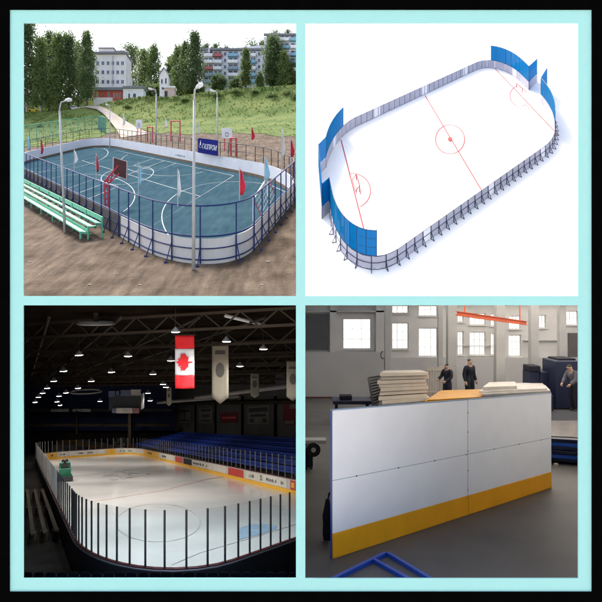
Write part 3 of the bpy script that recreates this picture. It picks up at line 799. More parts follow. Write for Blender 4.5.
# apartment block
d = 100.0
t = thing('apartment_block', P(245, 90, d), 'long grey blue five storey apartment block with balconies on the hill', 'building')
def quadwall(x0, yt0, x1, yt1, d0, d1, yb=93, dep=8, m_='apt', name='wall'):
    a0, b0 = P(x0, yb, d0), P(x1, yb, d1); a1, b1 = P(x0, yt0, d0), P(x1, yt1, d1)
    zb = min(a0.z, b0.z); zt = max(a1.z, b1.z); n = V((0, dep, 0))
    return MB().hexa([V((a0.x, d0, zb)), V((b0.x, d1, zb)), V((b0.x, d1, zb)) + n, V((a0.x, d0, zb)) + n], [V((a0.x, d0, a1.z)), V((b0.x, d1, b1.z)), V((b0.x, d1, b1.z)) + n, V((a0.x, d0, a1.z)) + n]).build(name, M[m_], t)
def onface(x, y, x0, x1, d0, d1, off=0.0):
    a_, b_ = P(x0, 90, d0), P(x1, 90, d1); r = ray(x, y); ex, ey = b_.x - a_.x, b_.y - a_.y
    dd = (a_.x * ey - a_.y * ex) / (r.x * ey - r.y * ex) - off
    return P(x, y, dd)
W1 = (202, 264, 106, 98); W2 = (264, 306, 97, 90)
quadwall(202, 51, 264, 45, 106, 98); quadwall(264, 37, 306, 32, 97, 90)
def patch(W, x0, x1, y0, y1, m_, name, dep=.1, par=None, z=0.02):
    a, b, c, e = onface(x0, y1, *W, z), onface(x1, y1, *W, z), onface(x1, y0, *W, z), onface(x0, y0, *W, z)
    return MB().prism([a, b, c, e], V((0, -dep, 0))).build(name, m_, par or t)
patch(W1, 201.5, 264, 49.2, 51, M['roofg'], 'roof_edge', .5); patch(W2, 263.8, 306, 34.5, 36.2, M['roofg'], 'roof_edge', .5)
rr = random.Random(5)
for W, cols, ys_ in ((W1, ((203.5, 213), (213.5, 222), (228, 238), (250, 256)), (54.5, 61, 67.5, 74, 80.5)), (W2, ((266, 275), (280, 289), (290.5, 299)), (39, 46.5, 54, 61.5, 69))):
    for ci, (x0, x1) in enumerate(cols):
        for yi, y in enumerate(ys_):
            mm_ = M['balw'] if (ci == 0 and W is W1 and yi < 2) else rr.choice((M['balw'], M['balb'], M['aptdk'], M['balw'], M['balr'] if W is W1 and ci < 2 else M['balb']))
            bal = patch(W, x0, x1, y + .2, y + 3.2, mm_, 'balcony', .7)
            patch(W, x0 + .6, x1 - .6, y - 2.9, y - .1, M['glassd'], 'balcony_window', .02, bal)
            patch(W, x0 + (x1 - x0) * .48, x0 + (x1 - x0) * .56, y - 2.9, y - .1, M['balw'], 'mullion', .05, bal, .03)
for W, xs_, ys_ in ((W1, (225, 241.5, 246.5, 259), (54, 60.5, 67, 73.5, 80)), (W2, (277.5, 303), (39, 46.5, 54, 61.5, 69))):
    for x in xs_:
        for y in ys_:
            fr2 = patch(W, x - 1.3, x + 1.3, y - 2, y + 1.6, M['balw'], 'window', .05)
            patch(W, x - 1.0, x + 1.0, y - 1.7, y + 1.3, M['glassd'], 'pane', .02, fr2, .075)
for x, y in ((209, 50), (219, 49), (233, 48), (247, 47), (270, 35), (290, 33)):
    a, b = P(x - .8, y + 2, 104), P(x + .8, y - 1.5, 104); MB().box((a.x, 104, a.z), (b.x, 105, b.z)).build('chimney', M['apt'], t)

# ================================================================== 2. WHITE DISPLAY SLAB WITH A RINK MODEL (upper right)
M['slab'] = mat('white_laminate', (0.90, 0.885, 0.86), 0.9, 0.01, 2, spec=0.1)
M['mred'] = mat('red_marking', (0.50, 0.07, 0.06), 0.8, 0.1, 4)
M['navy'] = mat('navy_metal', (0.02, 0.022, 0.07), 0.5, 0.1, 4)
M['gboard'] = mat('grey_panel', (0.42, 0.42, 0.50), 0.6, 0.08, 3)
M['wboard'] = mat('white_panel', (0.80, 0.80, 0.84), 0.5, 0.05, 3)
M['bglass'] = glassmat('blue_glass', (0.07, 0.44, 0.78), 0.05, 0.52, (0.005, 0.21, 0.46))
TR = Plane((255, -198), (1010, -180), (440, 297, 12.2))
c00 = isect((327, 200), TR.v1, (440, 232), TR.v2); c10 = isect((563, 126), TR.v1, (440, 232), TR.v2); c01 = isect((327, 200), TR.v1, (439.5, 87.4), TR.v2)
r2 = UV(TR, c00, c10, c01)
m = MB(); cs = [TR.G(302.5, 298), TR.G(690, 298), TR.G(690, -30), TR.G(302.5, -30)]
m.prism([c - TR.n * .12 for c in cs], TR.n * .12)
tag(m.build('white_ground', M['slab']), kind='structure')
o2 = dense(r2.outline(0.17, 0.38, 16), 800)[:-1]
K2 = TR.G(440, 200).y * (200 - TR.yh(440)) / 600.0
HB2, HG2 = .0290 * K2, .056 * K2
def R2(x, y): return nearest(o2, x, y)
t = thing('rink_barrier', TR.G(440, 232), 'white and grey rink model barrier with tall blue glass at both rounded ends', 'rink barrier')
iA, iB = R2(329, 212), R2(326, 168)         # openings in the two ends
iC, iD = R2(533, 86), R2(545, 99)
runs = []
# order of o2: near side runs left to right, then right end, far side right to left, left end downwards
near_run = span(o2, iA, iD); far_run = span(o2, iC, iB)
def lay(path, n, mb_, grey):
    for i, (a, b) in enumerate(zip(resample(path, n), resample(path, n)[1:])):
        MB().wall([a.lerp(b, .02), a.lerp(b, .98)], .012, HB2, .02).build('board_panel', mb_ if not grey else (M['gboard'] if i % 9 != 4 else M['wboard']), t)
lay(near_run, 46, M['wboard'], True); lay(far_run, 46, M['wboard'], True)
for path, n in ((near_run, 46), (far_run, 46)):
    for h in (HB2, .012): MB().tube([up(p, h) for p in resample(path, n * 2)], .009, 5).build('rail', M['navy'], t)
MB().tube([up(p, HB2 * .5) + V((0, -.016, 0)) for p in resample(near_run, 92)], .009, 5).build('rail', M['navy'], t)
pp = resample(near_run, 46)
for i, p in enumerate(pp):
    a = (pp[min(i + 1, 45)] - pp[max(i - 1, 0)]).normalized(); o = V((a.y, -a.x, 0)).normalized()
    mb = MB(); mb.bar(p + o * .016, up(p + o * .016, HB2 * 1.04), .012, .02, a)
    if i > 2: 
        f = TR.at((p + o * .11).x, (p + o * .11).y)
        mb.bar(f + V((0, 0, .006)), up(p + o * .02, HB2 * .55), .011, .012, a); mb.bar(p + V((0, 0, .012)), f + V((0, 0, .012)), .011, .012, a)
    mb.build('brace', M['navy'], t)
for i, p in enumerate(resample(far_run, 47)):
    MB().bar(p + V((0, -.014, 0)), up(p, HB2 * 1.02) + V((0, -.014, 0)), .012, .012).build('post', M['navy'], t)
def glass(i, j, n):
    path = span(o2, i, j); q = resample(path, n)
    for a, b in zip(q, q[1:]):
        MB().wall([a.lerp(b, .03), a.lerp(b, .97)], HB2 + .01, HB2 + HG2, .014).build('glass_panel', M['bglass'], t)
    for p in q: MB().tube([up(p, HB2), up(p, HB2 + HG2 + .01)], .008, 5).build('glass_post', M['navy'], t)
    for p in [a.lerp(b, .5) for a, b in zip(q, q[1:])]: MB().tube([up(p, HB2 + .01), up(p, HB2 + HG2)], .004, 4).build('glass_mullion', M['navy'], t)
    for f in (.34, .67): MB().tube([up(p, HB2 + HG2 * f) for p in resample(path, n * 3)], .004, 4).build('glass_rail', M['navy'], t)
    MB().tube([up(p, HB2 + HG2) for p in resample(path, n * 3)], .007, 5).build('glass_rail', M['navy'], t)
    MB().tube([up(p, HB2 + .01) for p in resample(path, n * 3)], .007, 5).build('glass_rail', M['navy'], t)
glass(iC, R2(491, 64), 9); glass(R2(562, 140), iD, 8); glass(R2(343, 135), iB, 8); glass(iA, R2(377, 263), 13)
# wing panels at the gaps
def wing(p, q, n=1):
    a = TR.G(*p) if isinstance(p, tuple) else p
    b = TR.G(*q)
    MB().wall([a, b], .012, HB2, .02).build('board_panel', M['gboard'], t); MB().wall([a, b], HB2 + .01, HB2 + HG2, .014).build('glass_panel', M['bglass'], t)
    for e in (a, b): MB().tube([e, up(e, HB2 + HG2 + .01)], .009, 5).build('glass_post', M['navy'], t)
wing(o2[iC], (537, 82)); wing(o2[iD], (547, 92)); 
wing(o2[iB], (318.5, 176)); wing((318.5, 176), (322, 219)); wing(o2[iA], (322, 219))
# markings
def G2(x, y): return TR.G(x, y) + TR.n * .006
mk = MB()
for pts, w_ in (([(341, 140), (364, 230)], .03), ([(425, 95.5), (482.5, 192)], .03), ([(492.5, 66), (558, 135)], .03)):
    mk.ribbon([G2(*p) for p in pts], w_, 0, TR.n)
def ell(cx, cy, rx, ry, a0, a1, n=40): return [(cx + rx * math.cos(math.radians(a0 + (a1 - a0) * k / n)), cy + ry * math.sin(math.radians(a0 + (a1 - a0) * k / n))) for k in range(n + 1)]
mk.ribbon([G2(*p) for p in ell(450, 139.5, 14.5, 14.5, 0, 351, 39)], .026, .003, TR.n, closed=True)
mk.add([G2(*p) + TR.n * .005 for p in ell(450, 139.5, 2.2, 2.2, 0, 340, 17)], [tuple(range(18))])
mk.ribbon([G2(*p) for p in ell(352, 191, 18.5, 17.5, -100, 65)], .022, .003, TR.n)
mk.ribbon([G2(*p) for p in ell(520, 96, 10, 10.5, 55, 255)], .022, .003, TR.n)
mk.ribbon([G2(*p) for p in ((357, 187), (361, 190), (360, 195), (356, 194))], .014, .004, TR.n, closed=True)
mk.ribbon([G2(*p) for p in ((514, 100), (526, 103), (529, 110))], .016, .006, TR.n)
mk.build('rink_marking', M['mred'], [o for o in bpy.data.objects if o.name == 'white_ground'][0])
def mini_goal(x, y, dx, dy, h, label):
    a, b = TR.G(x - dx, y - dy), TR.G(x + dx, y + dy); bk = TR.G(x - 4 if x < 430 else x + 4, y - .5) - TR.G(x, y); hh = h * pxm(a.y)
    g_ = thing('hockey_goal', (a + b) / 2, label, 'goal', 'small goals of the rink model')
    MB().tube([a, up(a, hh), up(b, hh), b], .012, 6).build('frame', M['mred'], g_)
    MB().tube([up(a, hh), a + bk, b + bk, up(b, hh)], .009, 6).build('net_frame', M['mred'], g_)
mini_goal(358, 186, 1.6, 6, 6, 'small red outline goal at the left end of the rink model')
mini_goal(519.5, 90, 3.0, 2.6, 4, 'small red outline goal at the right end of the rink model')

# ================================================================== 3. ICE ARENA (lower left)
M['ice'] = mat('ice', (0.58, 0.60, 0.605), 0.17, 0.07, 0.35, spec=0.35, detail=8)
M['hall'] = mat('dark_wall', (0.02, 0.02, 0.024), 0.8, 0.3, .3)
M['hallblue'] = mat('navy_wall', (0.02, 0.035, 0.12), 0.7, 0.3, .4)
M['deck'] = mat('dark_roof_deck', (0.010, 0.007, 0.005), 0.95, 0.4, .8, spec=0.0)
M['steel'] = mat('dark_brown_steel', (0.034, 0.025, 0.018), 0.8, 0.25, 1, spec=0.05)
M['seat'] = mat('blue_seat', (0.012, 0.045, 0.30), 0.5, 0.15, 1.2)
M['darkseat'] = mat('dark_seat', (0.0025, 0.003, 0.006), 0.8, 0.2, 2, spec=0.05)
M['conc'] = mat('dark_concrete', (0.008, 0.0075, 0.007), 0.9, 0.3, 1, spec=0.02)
M['yellow'] = mat('yellow_kick', (0.75, 0.42, 0.04), 0.5, 0.08, 1)
M['adw'] = mat('ad_white', (0.58, 0.57, 0.52), 0.5, 0.08, 1)
M['adr'] = mat('ad_red', (0.5, 0.05, 0.04), 0.5, 0.1, 1)
M['ady'] = mat('ad_yellow', (0.72, 0.40, 0.05), 0.5, 0.1, 1)
M['adk'] = mat('ad_ink', (0.02, 0.02, 0.025), 0.6)
M['galv2'] = mat('dull_aluminium', (.20, .20, .20), .5, .1, 2)
M['clear'] = glassmat('clear_glass', (0.94, 0.955, 0.96), 0.012)
M['clubcloth'] = mat('cream_cloth', (0.17, 0.14, 0.10), 0.85, 0.12, 1)
M['lampon'] = emitmat('lamp_glow', (1.0, 0.97, 0.9), 25)
M['shade'] = mat('lamp_shade', (0.25, 0.25, 0.25), 0.4)
BLp = Plane((20, 424), (640, 416), (190, 565, 13.0))     # plane of the board tops
KB = BLp.G(160, 500).y * (500 - BLp.yh(160)) / 600.0
DROP = .25 * KB
def BT(x, y, h=0.0): return BLp.G(x, y, h)               # on the board tops
ice0 = Plane((20, 424), (640, 416), (190, 565, 13.0)); ice0.p0 = ice0.p0 - V((0, 0, DROP))
def IC(x, y, h=0.0): return ice0.G(x, y, h)
vp1, vp2 = BLp.v1, BLp.v2
Ls, Rs, Fs, Ns = (70, 528), (230, 466.5), (136, 447), (264.6, 549)
c00 = isect(Ls, vp1, Ns, vp2); c10 = isect(Rs, vp1, Ns, vp2); c01 = isect(Ls, vp1, Fs, vp2)
rb = UV(BLp, c00, c10, c01)
XD = -.045                                              # inner face of the party wall
full = dense(rb.outline(.26, .115, 18), 1200)[:-1]
def clipx(path): return [p for p in path if p.x < XD]
iR = min((i for i in range(len(full)) if full[i].x < XD and full[(i + 1) % len(full)].x >= XD), key=lambda i: full[i].y)
iQ = max((i for i in range(len(full)) if full[i].x >= XD and full[(i + 1) % len(full)].x < XD), key=lambda i: full[i].y)
i0 = R0 = nearest(full, 48, 480)
loop = span(full, (iQ + 1) % len(full), iR)                # visible boards, far end first
dn = V((0, 0, -DROP))
m = MB(); m.add([p + dn for p in loop], [tuple(range(len(loop)))])
ice = tag(m.build('ice', M['ice']), kind='structure')
mk = MB()
def il(pts, w_, lift=.012): return mk.ribbon([IC(*p) for p in pts], w_, lift, BLp.n)
il([(90, 502), (160, 491), (203, 480), (240, 474)], .16); mk.build('red_line', mat('ice_red', (.47, .34, .34), .5), ice)
mk = MB(); il([(172, 565), (200, 553), (262, 535), (297, 524)], .05); il([(60, 478), (110, 472), (160, 466)], .12)
mk.ribbon([IC(*p) for p in ell(158, 523, 42, 19, 0, 351, 39)], .05, .012, BLp.n, closed=True)
mk.build('ice_line', mat('ice_grey', (.36, .37, .38), .4), ice)
mk = MB(); mk.add([IC(*p) + BLp.n * .012 for p in ((239, 540), (237, 534), (241, 527.5), (251, 524.5), (264, 524), (277, 526), (276, 529), (262, 534))], [tuple(range(8))]); mk.build('goal_crease', mat('crease_blue', (.27, .38, .50), .35), ice)
mk = MB(); r = random.Random(11)
for k in range(34):
    x, y = 122 + r.gauss(0, 11), 475 + r.gauss(0, 2.6)
    mk.add([IC(x + a * r.uniform(.6, 1.3), y + b * r.uniform(.6, 1.3)) + BLp.n * (.013 + k * .0006) for a, b in ((-4, 0), (-2, .7), (2, .8), (4.5, 0), (2, -.6), (-2, -.7))], [tuple(range(6))])
mk.build('centre_logo', mat('logo_grey', (.36, .375, .38), .35, .2, 1), ice)
# boards with ads
far_i = nearest(loop, 45.6, 452)
brd = thing('rink_barrier', loop[far_i], 'ice rink barrier of clear glass on boards with yellow kickplate and adverts', 'rink barrier')
lp3 = loop[::4] + [loop[-1]]
MB().wall(lp3, -DROP + .0, -.02, .06).build('board', mat('rink_board', (.5, .5, .48), .5, .08, 1), brd)
inn = []
for i, p in enumerate(lp3):
    a = lp3[min(i + 1, len(lp3) - 1)] - lp3[max(i - 1, 0)]; inn.append(p + V((-a.y, a.x, 0)).normalized() * .05)
MB().wall(inn, -DROP + .004, -DROP * .72, .04).build('kickplate', M['yellow'], brd)
MB().tube(lp3, .035, 6).build('cap_rail', mat('cap_rail', (.10, .03, .03), .5), brd)
outr = [p * 1 for p in lp3]
oo = []
for i, p in enumerate(lp3):
    a = lp3[min(i + 1, len(lp3) - 1)] - lp3[max(i - 1, 0)]; oo.append(p - V((-a.y, a.x, 0)).normalized() * .05)
MB().wall(oo, -DROP, -.04, .03).build('outer_shade_panel', M['hall'], brd)  # dark sheet stands in for shade on the outer board faces
HGL = .40 * KB
# glass panes and posts; the left long side carries lower glass at its far half
HG_ = HGL
nseg = int(plen(loop) / .46); seg = resample(loop, nseg)
order = sorted(range(nseg - 1), key=lambda i: seg[i].y); big = set(order[:98])
restp, restg = MB(), MB()
for i in range(nseg - 1):
    a, b = seg[i], seg[i + 1]
    mb = MB() if i in big else restg
    mb.wall([a.lerp(b, .02), a.lerp(b, .98)], .03, HG_, .015)
    if i in big: mb.build('glass_panel', M['clear'], brd)
    px_, py_ = proj(a)
    if px_ > 95 and a.y > 20 and py_ < 500 and i % 2: continue
    if px_ < 95 and a.y > 17 and i % 2: continue
    mb = MB() if i in big else restp
    mb.tube([a, up(a, HG_)], .024 if a.y < 34 else .022, 6)
    if i in big: mb.build('post', M['adk'] if a.y < 24 else M['galv2'], brd)
tag(restg.build('glass_panel', M['clear'], brd), kind='stuff'); tag(restp.build('post', M['galv2'], brd), kind='stuff')
# advert panels on the inner face (right side and far side)
def advert(x0, x1, side, m_, marks=(), txt=None):
    ia, ib = nearest(loop, *x0), nearest(loop, *x1)
    q = span(loop, min(ia, ib), max(ia, ib))[::3]
    if len(q) < 2: return
    path = []
    for i, p in enumerate(q):
        a = q[min(i + 1, len(q) - 1)] - q[max(i - 1, 0)]; path.append(p + V((-a.y, a.x, 0)).normalized() * .045)
    o = MB().wall(path, -DROP * .70, -.06, .02).build('advert', m_, brd)
    A, B = path[-1], path[0]                               # seen from the ice: left to right
    if proj(A)[0] > proj(B)[0]: A, B = B, A
    d = B - A; nn = V((d.y, -d.x, 0)).normalized() * .016
    if nn.y > 0 : nn = -nn
    for (u0, u1, v0, v1, ink) in marks:
        z0, z1 = -DROP * .70 + (DROP * .70 - .06) * v0, -DROP * .70 + (DROP * .70 - .06) * v1
        MB().prism([A + d * u0 + nn + V((0, 0, z0)), A + d * u1 + nn + V((0, 0, z0)), A + d * u1 + nn + V((0, 0, z1)), A + d * u0 + nn + V((0, 0, z1))], nn * .3).build('advert_mark', ink, o)
    if txt:
        s_, u = txt; text_mesh(s_, DROP * .55, 'advert_lettering', M['adk'], o, A + d * u + nn * 1.3 + V((0, 0, -DROP * .38)), d, (0, 0, 1), depth=.003)
def rt(x): return (x, 424 + .202 * (x - 20))
def ft(x): return (x, 447 - .0615 * (x - 136))
K_ = M['adk']
def wm(*a):
    r = random.Random(len(a) * 7 + int(a[0][0] * 100)) if a else None; out_ = []
    for u0, u1 in a:
        n = max(1, int((u1 - u0) / .022)); st = (u1 - u0) / n
        for k in range(n):
            x0 = u0 + k * st; lo, hi = .30 + r.uniform(0, .04), .68 + r.uniform(-.1, .04); wv = st * r.uniform(.5, .8)
            out_.append((x0, x0 + wv * .35, lo, hi, K_)); 
            for q_ in r.sample((0, 1, 2), r.choice((1, 2, 2, 3))): yy = lo + (hi - lo - .1) * q_ / 2; out_.append((x0 + wv * .35, x0 + wv, yy, yy + .1, K_))
            if r.random() < .5: out_.append((x0 + wv * .7, x0 + wv, lo, hi, K_))
    return tuple(out_)
advert(rt(296.5), rt(289), 0, M['adr'], ((.2, .8, .2, .8, M['ady']),))
advert(rt(288), rt(245), 0, M['adw'], wm((.10, .13), (.14, .17), (.18, .24)) + wm((.55, .59), (.60, .63), (.64, .67), (.68, .71), (.72, .75), (.76, .79), (.88, .94)), ('25', .42))
advert(rt(244), rt(229), 0, M['adr'])
advert(rt(227), rt(213), 0, M['adw'])
advert(rt(212), rt(193), 0, M['adw'], wm((.05, .15), (.18, .28), (.30, .40), (.43, .5), (.55, .62), (.75, .8)))
advert(rt(192), rt(184), 0, M['hall']); advert(rt(183), rt(175), 0, M['adr']); advert(rt(174), rt(160), 0, M['adw'], wm((.2, .5)))
advert(rt(159), rt(144), 0, M['ady'], wm((.3, .6)))
for x0, x1, m_, w_ in ((46, 57, M['ady'], wm((.4, .6))), (58, 66, M['adw'], wm((.1, .3), (.5, .8))), (67, 76, M['adw'], ()), (77, 96, M['adw'], wm((.05, .3), (.5, .8))), (97, 104, M['adw'], ()), (105, 115, M['ady'], ()), (116, 136, M['adw'], wm((.1, .2), (.3, .4), (.6, .8)))):
    advert(ft(x0), ft(x1), 0, m_, w_)

# ---- ice resurfacer
b = IC(65, 481.5); b = V((b.x, b.y, b.z)); s = 13.5 * pxm(b.y); a = (IC(64, 474) - IC(60.5, 482)); a.z = 0; fx = V((1, -.35, 0)).normalized(); fy = V((-.40, 1, 0)).normalized(); fx = V((fy.y, -fy.x, 0))
t = thing('ice_resurfacer', b, 'green ice resurfacing machine with a driver, on ice beside the left boards', 'ice resurfacer')
zg = mat('green_machine', (.01, .13, .075), .4, .15, 2); sl = (ice0.at(b.x + fy.x, b.y + fy.y).z - b.z)
def zl(x, y, z): return b + fx * x * s + fy * y * s + V((0, 0, z * s + sl * y * s))
def zbox(mb, x0, x1, y0, y1, z0, z1): return mb.hexa([zl(x0, y0, z0), zl(x1, y0, z0), zl(x1, y1, z0), zl(x0, y1, z0)], [zl(x0, y0, z1), zl(x1, y0, z1), zl(x1, y1, z1), zl(x0, y1, z1)])
bevel(zbox(MB(), -.42, .42, .2, 1.6, .22, .95).build('body', zg, t), .04)
bevel(zbox(MB(), -.40, .40, .9, 1.65, .95, 1.35).build('snow_tank', zg, t), .04)
zbox(MB(), -.5, .55, -.25, .2, .05, .35).build('conditioner', M['adk'], t)
zbox(MB(), -.25, .25, .35, .75, .95, 1.02).build('seat', M['adk'], t); zbox(MB(), -.25, .25, .3, .36, 1.0, 1.3).build('seat_back', M['adk'], t)
mb = MB(); mb.tube([zl(.18 * math.cos(k * .524), .95 + .05 * math.sin(k * .524), 1.22 + .16 * math.sin(k * .524)) for k in range(13)], .02 * s, 5); mb.build('steering_wheel', M['adk'], t)
for wx in (-.44, .44):
    for wy in (.5, 1.3):
        w_ = MB().tube([zl(wx - .06, wy, .2), zl(wx + .06, wy, .2)], .21 * s, 14).build('wheel', M['adk'], t); MB().tube([zl(wx - .065, wy, .2), zl(wx + .065, wy, .2)], .1 * s, 10).build('rim', M['galv'], w_)
zbox(MB(), -.43, .43, .6, .63, .55, .62).build('stripe', M['adw'], t)

# ---- people (skin modifier over a skeleton)
def person(base, H, face, pose, top, legs, hair, label, skin=(.42, .26, .19), seat=None):
    # face: unit direction looked at; pose: dict of joint offsets in body units (x right, y forward, z up), units of H
    f = V(face).normalized(); rt_ = V((f.y, -f.x, 0))
    def J(p): return base + (rt_ * p[0] + f * p[1] + V((0, 0, p[2]))) * H
    J0 = dict(pelvis=(0, 0, .52), waist=(0, .0, .60), chest=(0, .01, .74), neck=(0, .0, .83), head0=(0, .01, .875), head1=(0, .015, .945),
              shl=(-.105, 0, .80), ell=(-.14, -.02, .64), wrl=(-.15, .04, .50), shr=(.105, 0, .80), elr=(.14, -.02, .64), wrr=(.15, .04, .50),
              hipl=(-.055, 0, .50), knl=(-.06, .015, .28), anl=(-.06, -.01, .045), tol=(-.07, .085, .018), hipr=(.055, 0, .50), knr=(.06, .015, .28), anr=(.06, -.01, .045), tor=(.07, .085, .018))
    J0.update(pose)
    root = thing('person', base, label, 'person')
    def skinmesh(name, chain, rad, m_, par):
        names = list(rad); idx = {n: i for i, n in enumerate(names)}
        me = bpy.data.meshes.new(name); me.from_pydata([J(J0[n]) - base for n in names], [(idx[a_], idx[b_]) for a_, b_ in chain], []); me.update()
        o = bpy.data.objects.new(name, me); col.objects.link(o); o.parent = par
        sk = o.modifiers.new('skin', 'SKIN'); sk.use_smooth_shade = True
        if not me.skin_vertices: me.attributes.new
        for i, n in enumerate(names):
            v = me.skin_vertices[0].data[i]; v.radius = (rad[n][0] * H, rad[n][1] * H) if isinstance(rad[n], tuple) else (rad[n] * H, rad[n] * H); v.use_root = (i == 0)
        o.modifiers.new('sub', 'SUBSURF').render_levels = 2
        me.materials.append(m_); return o
    sk_ = mat('skin_tone', skin, .6)
    bodych = [('pelvis', 'waist'), ('waist', 'chest'), ('chest', 'neck'), ('neck', 'head0'), ('head0', 'head1')]
    arms = []
    for s_ in 'lr':
        arms += [('chest', 'sh' + s_), ('sh' + s_, 'el' + s_), ('el' + s_, 'wr' + s_)]
    legsch = []
    for s_ in 'lr': legsch += [('pelvis', 'hip' + s_), ('hip' + s_, 'kn' + s_), ('kn' + s_, 'an' + s_), ('an' + s_, 'to' + s_)]
    R_ = dict(pelvis=(.075, .06), waist=(.066, .05), chest=(.085, .058), neck=.032, head0=(.045, .054), head1=(.047, .058), shl=.036, ell=.027, wrl=.020, shr=.036, elr=.027, wrr=.020, hipl=.058, knl=.042, anl=.028, tol=.024, hipr=.058, knr=.042, anr=.028, tor=.024)
    bo = skinmesh('body', bodych + arms + legsch, R_, sk_, root)
    dg = bpy.context.evaluated_depsgraph_get(); bme = bpy.data.meshes.new_from_object(bo.evaluated_get(dg)); bo.modifiers.clear(); bo.data = bme
    J0['nk'] = tuple(J0['chest'][i] * .25 + J0['neck'][i] * .75 for i in range(3))
    def mixj(a_, b_, t_): return tuple(J0[a_][i] * (1 - t_) + J0[b_][i] * t_ for i in range(3))
    zones = [('t', 'pelvis', 'hipl'), ('t', 'pelvis', 'hipr'), ('j', 'waist', 'chest'), ('j', 'chest', 'nk'), ('n', 'nk', 'head0'), ('n', 'head0', 'head1')]
    J0['pw'] = mixj('pelvis', 'waist', .35); zones += [('t', 'pelvis', 'pw'), ('j', 'pw', 'waist')]
    for s_ in 'lr':
        J0['cuf' + s_] = mixj('el' + s_, 'wr' + s_, .88); J0['hem' + s_] = mixj('kn' + s_, 'an' + s_, .97)
        zones += [('j', 'chest', 'sh' + s_), ('j', 'sh' + s_, 'el' + s_), ('j', 'el' + s_, 'cuf' + s_), ('n', 'cuf' + s_, 'wr' + s_), ('t', 'hip' + s_, 'kn' + s_), ('t', 'kn' + s_, 'hem' + s_), ('n', 'hem' + s_, 'an' + s_), ('n', 'an' + s_, 'to' + s_)]
    segs = [(z, J(J0[a_]) - base, J(J0[b_]) - base) for z, a_, b_ in zones]
    def zone(c_):
        best = None
        for z, a_, b_ in segs:
            ab = b_ - a_; t_ = max(0, min(1, (c_ - a_).dot(ab) / max(1e-9, ab.dot(ab)))); d_ = (c_ - a_ - ab * t_).length
            if best is None or d_ < best[0]: best = (d_, z)
        return best[1]
    zf = [zone(p.center) for p in bme.polygons]
    for z, nm, m_, off_ in (('j', 'jacket', top, .009), ('t', 'trousers', legs, .008)):
        ids = {}; vs = []; fs = []
        for p, q_ in zip(bme.polygons, zf):
            if q_ != z: continue
            f_ = []
            for vi in p.vertices:
                if vi not in ids: ids[vi] = len(vs); v_ = bme.vertices[vi]; vs.append(v_.co + v_.normal * off_ * H + V((0, 0, .003 * H * math.sin(v_.co.z * 60 / H + v_.co.x * 90 / H))))
                f_.append(ids[vi])
            fs.append(f_)
        me = bpy.data.meshes.new(nm); me.from_pydata(vs, [], fs); me.update()
        for p in me.polygons: p.use_smooth = True
        me.materials.append(m_); co_ = bpy.data.objects.new(nm, me); col.objects.link(co_); co_.parent = root
        so_ = co_.modifiers.new('thick', 'SOLIDIFY'); so_.thickness = .006 * H; so_.offset = 0
    skinmesh('shoe', [('anl', 'tol')], dict(anl=.034, tol=.03), M['adk'], root); skinmesh('shoe', [('anr', 'tor')], dict(anr=.034, tor=.03), M['adk'], root)
    h1 = J0['head1']; J0['hb'] = (h1[0], h1[1] - .026, h1[2] - .035); J0['ht'] = (h1[0], h1[1] - .010, h1[2] + .012)
    skinmesh('hair', [('hb', 'ht')], dict(hb=(.050, .044), ht=(.054, .060)), hair, root)
    # face and hands
    hd = V(J0['head0']).lerp(V(J0['head1']), .55)
    fb = MB()
    for sx in (-1, 1):
        e = J((hd.x + sx * .018, hd.y + .053, hd.z + .006)); fb.lathe(e - V((0, 0, .004 * H)), [(.003 * H, 0), (.006 * H, .004 * H), (.003 * H, .008 * H)], 8)
    fb.build('eye', M['adk'], root)
    fb = MB(); n0 = J((hd.x, hd.y + .052, hd.z + .005)); n1 = J((hd.x, hd.y + .068, hd.z - .016)); n2 = J((hd.x, hd.y + .05, hd.z - .018)); fb.tube([n0, n1, n2], [.004 * H, .008 * H, .004 * H], 6); fb.build('nose', sk_, root)
    for s_, sx in (('l', -1), ('r', 1)):
        wv = V(J0['wr' + s_]); ev = V(J0['el' + s_]); d_ = (wv - ev).normalized(); pw = wv + d_ * .03
        hb = MB(); side = V((1, 0, 0)) if abs(d_.x) < .8 else V((0, 0, 1)); side = (side - d_ * side.dot(d_)).normalized(); th = d_.cross(side)
        hb.tube([J(wv), J(pw), J(pw + d_ * .02)], [.02 * H, .024 * H, .018 * H], 8)
        for k in range(4):
            o_ = th * (.016 * (k - 1.5) * .7); L_f = (.034, .04, .037, .028)[k]; p0 = pw + d_ * .015 + o_
            hb.tube([J(p0), J(p0 + d_ * L_f * .6), J(p0 + d_ * L_f * .9 - side * .012 * sx)], [.0062 * H, .0058 * H, .0045 * H], 6)
        p0 = wv + d_ * .012 + th * .02; hb.tube([J(p0), J(p0 + d_ * .02 + th * .016), J(p0 + d_ * .038 + th * .014)], [.008 * H, .0068 * H, .005 * H], 6)
        hb.build('hand', sk_, root)
    return root
person(zl(0, .5, .52), s * 1.35, fy, dict(knl=(-.07, .2, .42), anl=(-.07, .24, .2), tol=(-.07, .33, .19), knr=(.07, .2, .42), anr=(.07, .24, .2), tor=(.07, .33, .19), ell=(-.15, .08, .66), wrl=(-.08, .26, .66), elr=(.15, .08, .66), wrr=(.08, .26, .66)),
       M['adk'], M['adk'], M['adk'], 'driver in dark clothes seated on the green ice resurfacer')

